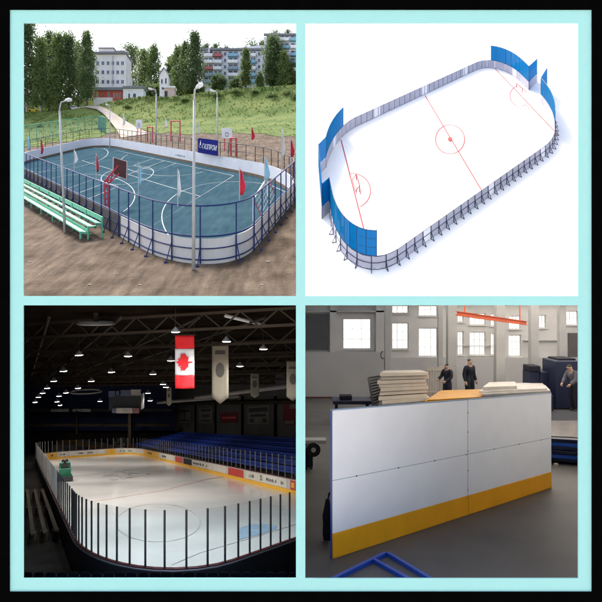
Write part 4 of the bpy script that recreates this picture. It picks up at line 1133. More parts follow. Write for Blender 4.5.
# ---- stands and seats
def line_pt(p, vp, x): return (x, p[1] + (vp[1] - p[1]) * (x - p[0]) / (vp[0] - p[0]))
WP = (299, 460.5)                                         # foot of the right wall, at board-top level
wb = [BT(*line_pt(WP, vp1, x)) for x in (299, 240, 190, 130, 90, 70)]
rbp = [BT(*line_pt(Rs, vp1, x)) for x in (299, 240, 190, 130, 90, 70)]
t = thing('seating_stand', wb[0], 'tiered stand of blue seats along the right wall of the dark arena', 'stand')
off = .9
for k in range(6):
    f0, f1 = (k + .3) / 6.3, (k + 1.2) / 6.3; z = 0.05 + k * .26
    A = [a.lerp(b_, f0) for a, b_ in zip(rbp, wb)]; B = [a.lerp(b_, f1) for a, b_ in zip(rbp, wb)]
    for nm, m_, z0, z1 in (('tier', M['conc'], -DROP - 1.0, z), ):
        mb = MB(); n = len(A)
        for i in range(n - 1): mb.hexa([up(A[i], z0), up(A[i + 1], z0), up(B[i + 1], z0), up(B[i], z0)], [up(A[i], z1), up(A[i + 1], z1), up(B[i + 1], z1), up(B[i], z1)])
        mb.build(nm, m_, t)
    C1 = [a.lerp(b_, f0 + .03) for a, b_ in zip(rbp, wb)]; C2 = [a.lerp(b_, f0 + .10) for a, b_ in zip(rbp, wb)]
    mb = MB(); mb.wall([up(p, z) for p in C2], .05, .42, .10)
    for i in range(n - 1): mb.hexa([up(C1[i], z + .15), up(C1[i + 1], z + .15), up(C2[i + 1], z + .15), up(C2[i], z + .15)], [up(C1[i], z + .25), up(C1[i + 1], z + .25), up(C2[i + 1], z + .25), up(C2[i], z + .25)])
    mb.build('seat_row', M['seat'], t)
# left benches
for k in range(4):
    x0, x1 = 25 + 7.5 * k, 33 + 12 * k
    A, B = IC(x0 + 2, 498, .45), IC(x1, 546 - 2 * k, .35); sd_ = V((.28, 0, 0))
    lab = ('dark wooden bench nearest the left edge of the arena', 'dark wooden bench second from the left edge of the arena', 'dark wooden bench third from the left edge of the arena', 'dark wooden bench closest to the left boards of the arena')[k]
    t = thing('bench', (A + B) / 2 - V((0, 0, .4)), lab, 'bench', 'dark benches beside the left boards')
    MB().bar(A, B, .13, .05).build('seat', mat('dark_wood', (.020, .016, .012), .8, .3, 2, spec=.05), t)
    for q in (.05, .5, .95):
        c = A.lerp(B, q); gz = ice0.at(c.x, c.y).z; MB().box((c.x - .1, c.y - .08, gz - .02), (c.x + .1, c.y + .08, c.z - .02)).build('leg', M['steel'], t)
# dark seats in front
seatproto = None
for k in range(24):
    x = 27 + k * 11.6
    c = P(x, 577.5, 12.45)
    if seatproto is None:
        t = thing('spectator_chair', c, 'dark blue arena seat in the front row below the glass', 'seat', 'dark front row seats of the arena')
        mb = MB(); pr = [V((-.1, 0, -.02)), V((.1, 0, -.02)), V((.105, .01, .06)), V((.09, .015, .085)), V((.05, .02, .1)), V((-.05, .02, .1)), V((-.09, .015, .085)), V((-.105, .01, .06))]
        mb.prism([p + c for p in pr], V((0, .02, 0))); bevel(mb.build('backrest', M['darkseat'], t), .006)
        bevel(MB().box(c + V((-.1, .02, -.04)), c + V((.1, .2, -.015))).build('seat', M['darkseat'], t), .006)
        MB().box(c + V((-.02, .06, -.25)), c + V((.02, .1, -.04))).build('leg', M['steel'], t)
        seatproto = t
    else:
        t = copy_tree(seatproto); t.location = c
    if k > 23 - 0: pass
# ---- hall shell
PT = BLp
def ceil_pt(x, y0=306.5): 
    pass
zc_p0 = P(160, 303.5, 12.3)                              # roof slopes like the floor
def on_roof(X, Y, dz=0.0):
    return V((X, Y, ZC - .051 - .1613 * (Y - 12.3) + dz))
YB = 84.0
XL = lambda Y: -.50 * Y - 1.2
hall = thing('arena_hall', (-4, 14, IC(160, 560).z), 'dark ice arena hall with open steel roof trusses', 'hall')
def fl(X, Y): return ice0.at(X, Y) - V((0, 0, .03))
Y0 = D0 + .12
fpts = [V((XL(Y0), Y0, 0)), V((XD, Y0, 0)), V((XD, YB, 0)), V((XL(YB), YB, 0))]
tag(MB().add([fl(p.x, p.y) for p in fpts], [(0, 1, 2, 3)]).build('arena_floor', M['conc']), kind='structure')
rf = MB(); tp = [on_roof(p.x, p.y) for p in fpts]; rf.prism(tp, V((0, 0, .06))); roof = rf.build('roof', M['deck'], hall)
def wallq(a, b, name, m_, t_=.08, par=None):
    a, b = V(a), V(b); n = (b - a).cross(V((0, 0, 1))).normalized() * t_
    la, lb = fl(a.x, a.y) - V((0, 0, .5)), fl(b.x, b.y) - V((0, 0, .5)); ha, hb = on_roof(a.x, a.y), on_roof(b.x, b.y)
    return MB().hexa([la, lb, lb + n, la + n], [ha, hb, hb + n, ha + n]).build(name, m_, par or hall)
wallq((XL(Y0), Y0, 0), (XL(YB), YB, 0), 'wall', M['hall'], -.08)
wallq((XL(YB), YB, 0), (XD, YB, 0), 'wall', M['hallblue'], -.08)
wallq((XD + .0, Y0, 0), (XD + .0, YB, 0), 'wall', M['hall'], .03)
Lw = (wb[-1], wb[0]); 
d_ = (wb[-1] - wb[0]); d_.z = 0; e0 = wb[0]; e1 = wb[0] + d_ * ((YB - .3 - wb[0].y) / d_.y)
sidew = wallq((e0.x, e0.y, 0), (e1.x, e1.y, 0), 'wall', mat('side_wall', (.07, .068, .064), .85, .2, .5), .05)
# wall posters
wd_ = d_.normalized(); wn_ = V((wd_.y, -wd_.x, 0)).normalized()
if wn_.x > 0: wn_ = -wn_
def wallpt(x, y, off=.03):      # point of the side wall under a line of sight
    r = ray(x, y); den = wn_.dot(V((r.x, r.y, 0))); tt = wn_.dot(V((e0.x, e0.y, 0)) + wn_ * off) / den
    return CAM + r * tt
def poster(x0, y0, x1, y1, m_, label, marks=()):
    a, b = wallpt(x0, y1), wallpt(x1, y1); h = wallpt(x0, y0).z - a.z
    t = thing('wall_banner', a, label, 'banner', 'banners on the side wall of the arena')
    MB().prism([a, b, up(b, h), up(a, h)], wn_ * .03).build('cloth', m_, t)
    for u0, u1, v0, v1, mm in marks:
        d = b - a; MB().prism([a + d * u0 + wn_ * .032 + V((0, 0, h * v0)), a + d * u1 + wn_ * .032 + V((0, 0, h * v0)), a + d * u1 + wn_ * .032 + V((0, 0, h * v1)), a + d * u0 + wn_ * .032 + V((0, 0, h * v1))], wn_ * .01).build('mark', mm, t)
pc = mat('poster_cream', (.14, .13, .11), .8, .15, 1); pk = M['hall']; pr_ = mat('poster_red', (.12, .008, .01), .8)
poster(179, 409, 191, 422.6, pc, 'small cream banner leftmost on the side wall', ((.1, .9, .75, .9, pk), (.1, .9, .1, .2, pk), (.46, .54, .2, .75, pk)))
poster(199.5, 408.5, 212.5, 423, pc, 'cream banner with dark bars, second from left on side wall', ((.1, .9, .78, .92, pk), (.2, .8, .4, .55, pk), (.1, .9, .1, .2, pk)))
poster(221, 413, 238, 422.8, pr_, 'dark red banner on the side wall', ((.1, .9, .4, .6, M['adr']),))
poster(248, 407, 269.5, 424, pc, 'largest cream banner with black heading on side wall', ((.06, .94, .68, .92, pk), (.15, .85, .42, .55, pk), (.1, .3, .1, .3, pk), (.7, .9, .1, .3, pk)))
poster(283.5, 404, 297, 425, pr_, 'red banner with a pale curved corner, rightmost on side wall', ((.1, .8, .05, .2, pc), (.5, 1, .75, 1, pc)))
for x in (196, 216, 243, 276):
    a = wallpt(x, 449, .06); MB().bar(a, up(a, (449 - 396) * pxm(a.y)), .35, .12, wd_).build('pilaster', M['conc'], hall)
a, b = wallpt(170, 404, .2), wallpt(298, 402, .2); MB().bar(a, b, .3, .3).build('wall_beam', M['steel'], hall)
# back gallery
dB = YB - 2.5
def bpx(x0, y0, x1, y1, d, dep, m_, nm, par): 
    a, b = P(x0, y1, d), P(x1, y0, d); return MB().box((a.x, d, a.z), (b.x, d + dep, b.z)).build(nm, m_, par)
for x0, y0, x1, y1, d, dep, m_, nm in ((5, 408.5, 172, 411.8, 78, .6, M['hall'], 'gallery_beam'), (5, 424, 170, 426.5, 78, .6, M['steel'], 'gallery_rail'), (5, 433, 172, 445, 80, 1.5, M['conc'], 'gallery_front'), (76, 411, 77, 434, 77.5, .3, M['steel'], 'gallery_post'), (128, 408, 131, 446, 76, .5, M['steel'], 'gallery_post')):
    bpx(x0, y0, x1, y1, d, dep, m_, nm, hall)
for x0, x1, lab in ((51, 68.5, 'left pale strip sign on the back gallery beam'), (72.6, 90.6, 'right pale strip sign on the back gallery beam')):
    o = bpx(x0, 409, x1, 411.8, 77.8, .1, mat('strip_sign', (.30, .30, .28), .6, .3, 2), 'strip_sign', None); tag(o, lab, 'sign', 'strip signs on the gallery')
# scoreboard
t = thing('scoreboard', P(125, 408, 40), 'dark hanging scoreboard with pale panels above the far end of the ice', 'scoreboard')
bpx(109, 394, 141, 410, 40, .8, M['hall'], 'body', t)
sc = (('board_blue', (.05, .06, .11)), ('board_white', (.22, .20, .19)), ('board_red', (.15, .05, .06)))
sm_ = [mat(n, c, .6, .3, 3) for n, c in sc]
for x0, y0, x1, y1, k in ((108.5, 391, 115, 397, 0), (116, 391, 119, 395, 0), (120.5, 390, 130, 396, 0), (130.5, 389.5, 140.5, 395.5, 1), (112, 408.5, 116, 413, 0), (116.3, 408, 132.5, 413.3, 1), (133, 408, 139, 413.3, 2)):
    bpx(x0, y0, x1, y1, 39.8, .15, sm_[k], 'display_panel', t)
for x in (112, 138): MB().tube([P(x, 391, 40.4), on_roof(P(x, 391, 40.4).x, 40.4)], .05, 5).build('hanger', M['steel'], t)
# trusses across the hall and purlins
for Yt, h in ((14.2, .34), (17.5, .42), (22, .5), (28, .5), (36, .55), (46, .6), (58, .6)):
    A, B = on_roof(XL(Yt * 1.12), Yt * 1.12, -.1), on_roof(XD, Yt * .86, -.1)
    t = thing('roof_truss', A, 'brown steel roof truss with crossed web bars under the arena roof', 'truss', 'steel trusses under the arena roof')
    r_ = .010 + .0014 * Yt
    MB().bar(A, B, r_ * 2, r_ * 2).build('chord', M['steel'], t); MB().bar(up(A, -h), up(B, -h), r_ * 2, r_ * 2).build('chord', M['steel'], t)
    nW = max(8, int((B - A).length / (h * 1.3)))
    for k in range(nW):
        a_, b_ = A.lerp(B, k / nW), A.lerp(B, (k + 1) / nW)
        MB().bar(a_ if k % 2 else up(a_, -h), up(b_, -h) if k % 2 else b_, r_, r_).build('web', M['steel'], t)
for k, xf in enumerate((-.42, -.30, -.17, -.06)):
    x0_ = xf * 13
    pts = [on_roof(x0_ - .46 * (Y - 13), Y, -.2) for Y in (13, 30, 50, 80) if x0_ - .46 * (Y - 13) > XL(Y)]
    t = tag(MB().tube(pts, .035, 6).build('conduit', M['steel']), ('dark conduit pipe running along the roof, leftmost', 'dark conduit pipe running along the roof above the left lamp row', 'dark conduit pipe running along the roof above the flag', 'dark conduit pipe running along the roof near the party wall')[k], 'pipe', 'conduits under the roof')
for k, (a, b) in enumerate((((28, 347), (84, 352)), ((23, 384), (118, 369)), ((112, 374), (160, 373)), ((92, 383), (112, 372)), ((86, 386), (150, 386)))):
    pass
def pipe(x0, y0, d0, x1, y1, d1, r, m_, label, nm='pipe'):
    tag(MB().tube([P(x0, y0, d0), P(x1, y1, d1)], r, 10).build(nm, m_, smooth=True), label, 'pipe')
palep = mat('pale_duct', (.16, .15, .14), .6, .2, 1)
pipe(196, 397.5, 47, 299, 384.5, 34, .16, palep, 'long pale pipe hung along the right side of the arena below the banners')
pipe(158, 402.5, 60, 240, 396, 46, .15, palep, 'thinner pale pipe behind the long pale one')
pipe(225, 315.5, 13.4, 267, 325.5, 14.2, .042, mat('white_tube', (.45, .44, .42), .5), 'white tube hanging near the roof at upper right of the arena', 'tube')
# round ceiling diffuser
c = P(96, 324, 13.6); t = thing('ceiling_diffuser', c, 'round ringed ventilation diffuser under the arena roof', 'diffuser')
for q, (ra, rbb) in enumerate(((.44, .32), (.28, .22), (.19, .0))):
    mb = MB(); n = 28
    def cir(r0, z): return [c + V((r0 * math.cos(6.2832 * k / n), r0 * math.sin(6.2832 * k / n) * .9, z)) for k in range(n)]
    if rbb > 0:
        a_, b_, c_ = cir(ra, .0), cir(rbb, -.03), cir((ra + rbb) / 2, .06); vs = a_ + b_ + c_
        mb.add(vs, [(k, (k + 1) % n, n + (k + 1) % n, n + k) for k in range(n)] + [(n + k, n + (k + 1) % n, 2 * n + (k + 1) % n, 2 * n + k) for k in range(n)] + [(2 * n + k, 2 * n + (k + 1) % n, (k + 1) % n, k) for k in range(n)])
    else: mb.prism(cir(ra * .8, 0), V((0, 0, .04)))
    mb.build('ring', palep if rbb else M['hall'], t)
MB().tube([c + V((0, 0, .02)), on_roof(c.x, c.y)], .06, 8).build('duct', M['steel'], t)
# ring of small lights at the back
c = P(86, 391.5, 44); t = thing('ring_light', c, 'pale hoop hanging below the roof at the back of the arena', 'hoop')
mb = MB(); mb.tube([c + V((1.1 * math.cos(k * .2094), 1.05 * math.sin(k * .2094), 0)) for k in range(31)], .06, 6); mb.build('hoop', palep, t)
for k in range(4): MB().tube([c + V((1.1 * math.cos(k * 1.571), 1.05 * math.sin(k * 1.571), 0)), on_roof(c.x, c.y)], .02, 4).build('cable', M['steel'], t)
# lamps
lamps = [(79, 355, 22), (63.5, 371, 30), (53.7, 381, 40), (47, 388, 50), (42.6, 393, 60), (38.5, 397, 70), (128, 356, 23), (111.5, 372, 31), (91.3, 381, 40), (78, 388, 50), (66, 392.6, 60), (59, 396, 70), (175.5, 332, 17.5), (171, 360.5, 28), (153, 374, 37), (148, 393, 62), (163, 384, 46), (166, 387, 52), (226.5, 341.5, 22), (263.5, 349, 25), (240, 366, 36), (35, 402, 60), (57, 401.5, 60), (150, 400.5, 60), (100, 401, 60), (120, 405, 70), (60, 405, 70)]  # last entries, over the far ice, are extra lamps added to brighten it
proto = None
for k, (x, y, d) in enumerate(lamps):
    d = 1150.0 / (421 - y); c = P(x, y, d); r = min(4.8, 2.0 + 40 / d) * pxm(d)
    side = 'left' if x < 82 and k < 6 else 'middle' if k < 12 else 'right'
    t = thing('arena_lamp', c, ('bright round arena lamp in the %s row under the dark roof' % side), 'lamp', 'round arena lamps, %s row' % side)
    MB().lathe(c, [(r, 0), (r * .9, r * .25), (r * .35, r * .8), (r * .2, r * 1.1)], 14).build('lamp_shade', M['shade'], t, smooth=True)
    MB().lathe(c + V((0, 0, -r * .12)), [(r * .5, 0), (r * .85, r * .06), (r * .9, r * .11)], 14).build('bulb', M['lampon'], t)
    MB().tube([c + V((0, 0, r)), on_roof(c.x, c.y)], r * .06, 4).build('cord', M['steel'], t)
    ld = bpy.data.lights.new('lamp_light', 'SPOT'); ld.energy = 190 if d < 24 else 330; ld.spot_size = math.radians(150); ld.spot_blend = .6; ld.color = (.93, .99, 1) if d < 27 else (1, .88, .78); ld.shadow_soft_size = r
    lo = bpy.data.objects.new('lamp_light', ld); col.objects.link(lo); lo.parent = t; lo.location = (0, 0, -r * .3)
# ---- hanging flag and banners
def cloth_panel(p0, w_, h, m_, name, par, nx=6, nz=12, wave=.04, point=0.0, z0=0.0, x0=0.0, th=.008):
    mb = MB(); vs = []
    for j in range(nz + 1):
        for i in range(nx + 1):
            u, v = i / nx, j / nz
            z = -v * h - (point * h * (1 - abs(2 * u - 1)) * (v ** 3))
            vs.append(p0 + V((x0 + u * w_, wave * math.sin(u * 7 + v * 1.5) * (.4 + v), z0 + z)))
    mb.add(vs, [(j * (nx + 1) + i, j * (nx + 1) + i + 1, (j + 1) * (nx + 1) + i + 1, (j + 1) * (nx + 1) + i) for j in range(nz) for i in range(nx)])
    o = mb.build(name, m_, par, smooth=True); s_ = o.modifiers.new('thick', 'SOLIDIFY'); s_.thickness = th; s_.offset = 0
    return o
d = 15; c = P(175, 335.5, d); s1 = pxm(d); W_ = 19.2 * s1; H_ = 53 * s1
t = thing('national_flag', c, 'red and white maple leaf flag hanging from the arena roof', 'flag')
fred = mat('flag_red', (.80, .015, .02), .7, .1, 3); fwh = mat('flag_white', (.82, .82, .82), .7, .04, 3)
cloth_panel(c, W_, H_ * .25, fred, 'red_band', t, 8, 5, .02)
cloth_panel(c, W_, H_ * .50, fwh, 'white_band', t, 8, 9, .02, z0=-H_ * .25)
cloth_panel(c, W_, H_ * .25, fred, 'red_band', t, 8, 5, .02, z0=-H_ * .75)
leaf = [(0, 1), (.18, .66), (.42, .78), (.34, .30), (.58, .56), (.66, .40), (.94, .46), (.84, .16), (1, .06), (.56, -.30), (.62, -.46), (.06, -.38), (.08, -.92), (-.08, -.92), (-.06, -.38), (-.62, -.46), (-.56, -.30), (-1, .06), (-.84, .16), (-.94, .46), (-.66, .40), (-.58, .56), (-.34, .30), (-.42, .78), (-.18, .66)]
cc = c + V((W_ * .52, -.07, -H_ * .5)); sc_ = W_ * .47
MB().prism([cc + V((-y * sc_ , 0, x * sc_ )) if False else cc + V((y * sc_ * -.95, 0, x * sc_ * 1.0)) for x, y in leaf], V((0, .03, 0))).build('maple_leaf', fred, t)
MB().tube([c + V((-.05, 0, .02)), c + V((W_ + .05, 0, .02))], .02, 6).build('rod', M['steel'], t)
for q in (0, W_): MB().tube([c + V((q, 0, .02)), on_roof(c.x + q, c.y)], .008, 4).build('cable', M['steel'], t)
def pennant(x0, y0, x1, y1, d, label, pt=.12):
    c = P(x0, y0, d); W_ = (x1 - x0) * pxm(d); H_ = (y1 - y0) * pxm(d) / (1 + pt)
    t = thing('pennant', c, label, 'pennant', 'cream pennants hanging from the roof')
    cloth_panel(c, W_, H_, M['clubcloth'], 'cloth', t, 6, 10, .012 * W_, pt)
    k1 = mat('pennant_print', (.045, .036, .03), .8); cz = c + V((W_ / 2, -.03 - W_ * .03, -H_ * .5))
    mb = MB(); n = 16
    mb.prism([cz + V((W_ * .26 * math.cos(6.283 * k / n), 0, W_ * .42 * math.sin(6.283 * k / n))) for k in range(n)], V((0, .015, 0))); mb.build('emblem', k1, t)
    MB().prism([cz + V((-W_ * .3, 0, H_ * .28)), cz + V((W_ * .3, 0, H_ * .28)), cz + V((W_ * .3, 0, H_ * .34)), cz + V((-W_ * .3, 0, H_ * .34))], V((0, .015, 0))).build('print_bar', k1, t)
    MB().tube([c + V((-.03, 0, 0)), c + V((W_ + .03, 0, 0))], .02, 6).build('rod', M['steel'], t)
    for q in (0, W_): MB().tube([c + V((q, 0, 0)), on_roof(c.x + q, c.y)], .008, 4).build('cable', M['steel'], t)
pennant(212, 342, 228.5, 404, 16, 'large cream pointed pennant right of the maple leaf flag')
pennant(250.5, 373, 259, 398, 25, 'small pale pointed pennant between the two large ones')
pennant(286.5, 361, 299, 401, 18, 'cream pointed pennant at the right edge of the arena')
pennant(166.5, 387, 171.5, 406, 38, 'smallest pale pennant below the left edge of the maple leaf flag')

# ================================================================== 4. WORKSHOP HALL (lower right)
M['floor'] = mat('grey_workshop_floor', (0.085, 0.080, 0.076), 0.55, scale=.5, c2=(0.125, 0.116, 0.106), bump=.05, bscale=3, spec=.3, detail=9)
M['wwall'] = mat('pale_plaster', (0.50, 0.495, 0.49), .85, .08, .4)
M['dado'] = mat('grey_sheeting', (0.42, 0.418, 0.425), .7, .06, .3)
M['pillar'] = mat('pillar_grey', (0.38, 0.378, 0.375), .8, .08, .6)
M['skirting'] = mat('brown_skirting', (.10, .04, .035), .8, .2, .5)
M['pane'] = frosted('added_glazing', (.96, .95, .92))  # translucent glazing of the added roof and side openings
M['wglass'] = glassmat('window_glass', (.93, .95, .94), .03)
M['hdpe'] = mat('white_plastic_sheet', (0.90, 0.89, 0.89), .38, .03, 1.2, spec=.35)
M['hyel'] = mat('yellow_plastic_sheet', (0.93, 0.40, 0.010), .4, .06, 1.2, spec=.3)
M['steelblue'] = mat('blue_frame_paint', (0.012, 0.075, 0.42), .35, .08, 2, spec=.5)
M['bluestack'] = mat('dark_blue_stack', (.009, .014, .045), .5, .2, 1)
M['beige'] = mat('beige_sheet', (.42, .38, .33), .6, .06, 1)
M['crane'] = mat('orange_crane', (.55, .10, .03), .5, .1, 1)
M['dkcloth'] = mat('dark_work_cloth', (.010, .012, .022), .9, .2, 4)
M['dkjean'] = mat('dark_jeans', (.012, .015, .03), .9, .2, 4)
M['hairk'] = mat('black_hair', (.006, .005, .005), .6)
BR = Plane((0, 363), (600, 363), (440, 578, 12.55))
def BG(x, y, h=0.0): return BR.G(x, y, h)
Yw = 77.0; Y0 = D0 + .12; XDR = .045
XR = lambda Y: .475 * Y + 2.2
ZT = ZC - .06
t = hallb = thing('workshop_hall', (3, 14, BG(440, 570).z), 'pale workshop hall with tall windows, pillars and grey lower wall', 'hall')
fp = [(XDR, Y0), (XR(Y0), Y0), (XR(Yw), Yw), (XDR, Yw)]
tag(MB().add([BR.at(*p) for p in fp], [(0, 1, 2, 3)]).build('workshop_floor', M['floor']), kind='structure')
rfm = MB()
for ya, yb in ((Y0, 24), (38, 39), (53, 54), (68, 69), (76, Yw)):
    rfm.prism([V((XDR, ya, ZT)), V((XR(ya), ya, ZT)), V((XR(yb), yb, ZT)), V((XDR, yb, ZT))], V((0, 0, .05)))
rfm.build('roof', M['wwall'], t)
for ya, yb in ((24, 38), (39, 53), (54, 68), (69, 76)):  # roof glazing out of view, added to brighten the hall
    MB().prism([V((XDR, ya, ZT + .01)), V((XR(ya), ya, ZT + .01)), V((XR(yb), yb, ZT + .01)), V((XDR, yb, ZT + .01))], V((0, 0, .01))).build('added_skylight', M['pane'], t)
def wl2(a, b, th, m_, nm='wall'):
    la, lb = BR.at(*a) - V((0, 0, .4)), BR.at(*b) - V((0, 0, .4)); d = V((b[0] - a[0], b[1] - a[1], 0)).normalized(); n = V((d.y, -d.x, 0)) * th
    MB().hexa([la, lb, lb + n, la + n], [V((a[0], a[1], ZT)), V((b[0], b[1], ZT)), V((b[0], b[1], ZT)) + n, V((a[0], a[1], ZT)) + n]).build(nm, m_, t)
def side_strip(ya, yb, f0, f1, m_, nm, th, par=None, inset=0.0):
    a_, b_ = (XR(ya) + inset, ya), (XR(yb) + inset, yb); d = V((b_[0] - a_[0], b_[1] - a_[1], 0)).normalized(); n = V((d.y, -d.x, 0)) * th
    q = []
    for f in (f0, f1):
        for p_ in (a_, b_):
            g_ = BR.at(*p_); z0 = g_.z - (.4 if f == 0 else 0); q.append(V((p_[0], p_[1], z0 + (ZT - z0) * f)))
    MBs = MB().hexa([q[0], q[1], q[1] + n, q[0] + n], [q[2], q[3], q[3] + n, q[2] + n])
    return MBs.build(nm, m_, par or t)
side_strip(Y0, Yw, 0, .22, M['wwall'], 'wall', .1); side_strip(Y0, Yw, .93, 1, M['wwall'], 'wall', .1)
ycuts = [Y0, 13.5, 21, 22.5, 31, 33, 43, 45.5, 57, 60, 72, Yw]  # side wall windows out of view, added to light the white panel
for k in range(0, len(ycuts) - 1):
    if k % 2 == 0: side_strip(ycuts[k], ycuts[k + 1], .22, .93, M['wwall'], 'wall', .1)
    else:
        w_ = side_strip(ycuts[k], ycuts[k + 1], .56, .59, M['wwall'], 'window', .08)
        side_strip(ycuts[k], ycuts[k + 1], .22, .93, M['pane'], 'pane', .01, w_, .03)
wl2(fp[0], fp[3], -.03, M['wwall'])
# back wall with real openings
wins = [(343, 371, 318.6, 349, 2, 2), (392, 408.5, 303, 313.2, 2, 1), (392, 408.5, 323, 349, 2, 2), (418.6, 437.5, 303, 316, 2, 1), (418.6, 437.5, 328, 356.5, 2, 2),
        (457.5, 463.5, 313, 322, 1, 1), (457.5, 463.5, 331.5, 355, 1, 2), (469.5, 485.5, 313.2, 324.8, 2, 1), (469.5, 485.5, 332, 355, 2, 2), (490.8, 496.2, 314, 326, 1, 1), (490.8, 496.2, 333.5, 355, 1, 2),
        (509, 520.6, 316, 329, 2, 1), (508.6, 521, 335, 356.2, 2, 2), (539.3, 546, 315, 328, 1, 1), (566.5, 578, 311, 325, 2, 1), (594, 610, 312, 326, 2, 1), (343, 371, 302.5, 306, 2, 1)]
xs_ = sorted({x for w_ in wins for x in w_[:2]} | {301 + .6, 600 * XR(Yw) / Yw + 301}); ys_ = sorted({y for w_ in wins for y in w_[2:4]} | {301.8, 420})
mb = MB()
for xa, xb in zip(xs_, xs_[1:]):
    run = None
    cols_ = []
    for ya, yb in zip(ys_, ys_[1:]):
        hole = any(w_[0] <= (xa + xb) / 2 <= w_[1] and w_[2] <= (ya + yb) / 2 <= w_[3] for w_ in wins)
        if hole:
            if run: cols_.append(run); run = None
        else: run = (run[0], yb) if run else (ya, yb)
    if run: cols_.append(run)
    for ya, yb in cols_:
        a, b = P(xa, yb, Yw), P(xb, ya, Yw)
        mb.quad(a, V((b.x, Yw, a.z)), b, V((a.x, Yw, b.z))); mb.quad(V((a.x, Yw + .5, a.z)), V((b.x, Yw + .5, a.z)), V((b.x, Yw + .5, b.z)), V((a.x, Yw + .5, b.z)))
for x0, x1, y0, y1, *_ in wins:
    a, b = P(x0, y1, Yw), P(x1, y0, Yw); e = V((0, .5, 0))
    c4 = [a, V((b.x, Yw, a.z)), b, V((a.x, Yw, b.z))]
    for k in range(4): mb.quad(c4[k], c4[(k + 1) % 4], c4[(k + 1) % 4] + e, c4[k] + e)
mb.build('back_wall', M['wwall'], t)
fm = mat('window_frame_paint', (.5, .5, .48), .6)
for x0, x1, y0, y1, nx, ny in wins:
    a, b = P(x0, y1, Yw), P(x1, y0, Yw); f = .09; mb = MB(); y_ = Yw + .2
    mb.box((a.x, y_, a.z), (b.x, y_ + .12, a.z + f)); mb.box((a.x, y_, b.z - f), (b.x, y_ + .12, b.z)); mb.box((a.x, y_, a.z + f), (a.x + f, y_ + .12, b.z - f)); mb.box((b.x - f, y_, a.z + f), (b.x, y_ + .12, b.z - f))
    for k in range(1, nx + 1): xx = a.x + (b.x - a.x) * k / (nx + 1); mb.box((xx - .025, y_ + .02, a.z + f), (xx + .025, y_ + .1, b.z - f))
    for k in range(1, ny + 1): zz = a.z + (b.z - a.z) * k / (ny + 1); mb.box((a.x + f, y_ + .03, zz - .025), (b.x - f, y_ + .09, zz + .025))
    w_ = mb.build('window', fm, t)
    MB().box((a.x + f * .5, y_ + .13, a.z + f * .5), (b.x - f * .5, y_ + .14, b.z - f * .5)).build('pane', M['wglass'], w_)
    MB().box((a.x - .15, Yw - .18, a.z - .14), (b.x + .15, Yw + .15, a.z - .005)).build('sill', M['wwall'], w_)
def wbox(x0, y0, x1, y1, d, dep, m_, nm, par=None):
    a, b = P(x0, y1, d), P(x1, y0, d); return MB().box((a.x, d, a.z), (b.x, d + dep, b.z)).build(nm, m_, par)
wbox(306, 314, 328.5, 350, Yw - .25, .2, mat('dark_shutter', (.085, .085, .095), .6, .1, .6), 'shutter', t)
wbox(568.5, 333, 590, 358, Yw - .25, .2, mat('dark_shutter', (.11, .10, .10), .6, .1, .6), 'shutter', t)
wbox(302, 352, 384, 398.2, Yw - .6, .55, M['dado'], 'lower_sheeting', t); wbox(384.5, 357.5, 590, 398.2, Yw - .5, .45, M['dado'], 'lower_sheeting', t)
wbox(302, 397.0, 590, 399.2, Yw - .9, .28, M['skirting'], 'skirting', t)
wbox(524, 340, 562, 341, Yw - .3, .28, M['pillar'], 'ledge', t); wbox(457, 345.5, 497, 346.2, Yw - .3, .2, M['pillar'], 'ledge', t)
wbox(330, 300, 336.5, 352, Yw - .5, .48, M['wwall'], 'pilaster', t); wbox(376, 300, 385, 357, Yw - .5, .48, M['wwall'], 'pilaster', t)
wbox(302, 310.6, 384, 312.2, Yw - .5, .45, M['pillar'], 'ledge', t)
for x0, x1, d, lab in ((385, 391.5, 72, 'slim grey pillar left of the tall middle window'), (448, 457, 66, 'grey pillar left of the two walking workers'), (496.3, 505.3, 62, 'widest grey pillar in the centre of the hall'), (531, 539, 66, 'grey pillar right of the orange beam end'), (559.5, 566, 69, 'grey pillar at the right, above the dark blue bins'), (438.3, 443, 73, 'slim pale pillar between middle window and grey pillar')):
    c = P((x0 + x1) / 2, 390, d); g_ = BR.at(c.x, d); w_ = (x1 - x0) / 2 * pxm(d)
    tt = thing('pillar', g_, lab, 'pillar', 'pillars of the workshop hall')
    bevel(MB().box((c.x - w_, d, g_.z), (c.x + w_, d + 2 * w_, ZT - .01)).build('shaft', M['pillar'], tt), .05)
    MB().box((c.x - w_ * 1.12, d - w_ * .12, g_.z), (c.x + w_ * 1.12, d + 2.12 * w_, g_.z + .5)).build('base', M['dado'], tt)
# crane beam and roof pipes
a, b = P(457, 311.5, 44), P(526, 321.5, 50)
tt = thing('crane_beam', a, 'orange red crane beam under the workshop roof', 'beam')
for nm, dz, h, w_ in (('flange', 0, .05, .3), ('web', -.14, .24, .06), ('flange', -.28, .05, .3)): MB().bar(up(a, dz), up(b, dz), w_, h).build(nm, M['crane'], tt)
for s_ in (.1, .9): p = a.lerp(b, s_); MB().tube([p, V((p.x, p.y, ZT))], .05, 6).build('hanger', M['crane'], tt)
a, b = P(306, 306.3, 60), P(400, 308.5, 60)
# wall pipe hook
tt = thing('wall_hose', P(383, 352, 70), 'black hose loop hung on the wall above the beige sheets', 'hose')
MB().tube([P(383 - 2.2 * math.sin(k * .35), 355 - 3.6 * math.cos(k * .35), 71.5) for k in range(11)], .06, 6).build('hose', M['hairk'], tt)
MB().tube([P(383, 351.5, 71.5), P(383, 351.5, Yw - .5)], .05, 6).build('hook', M['pillar'], tt)

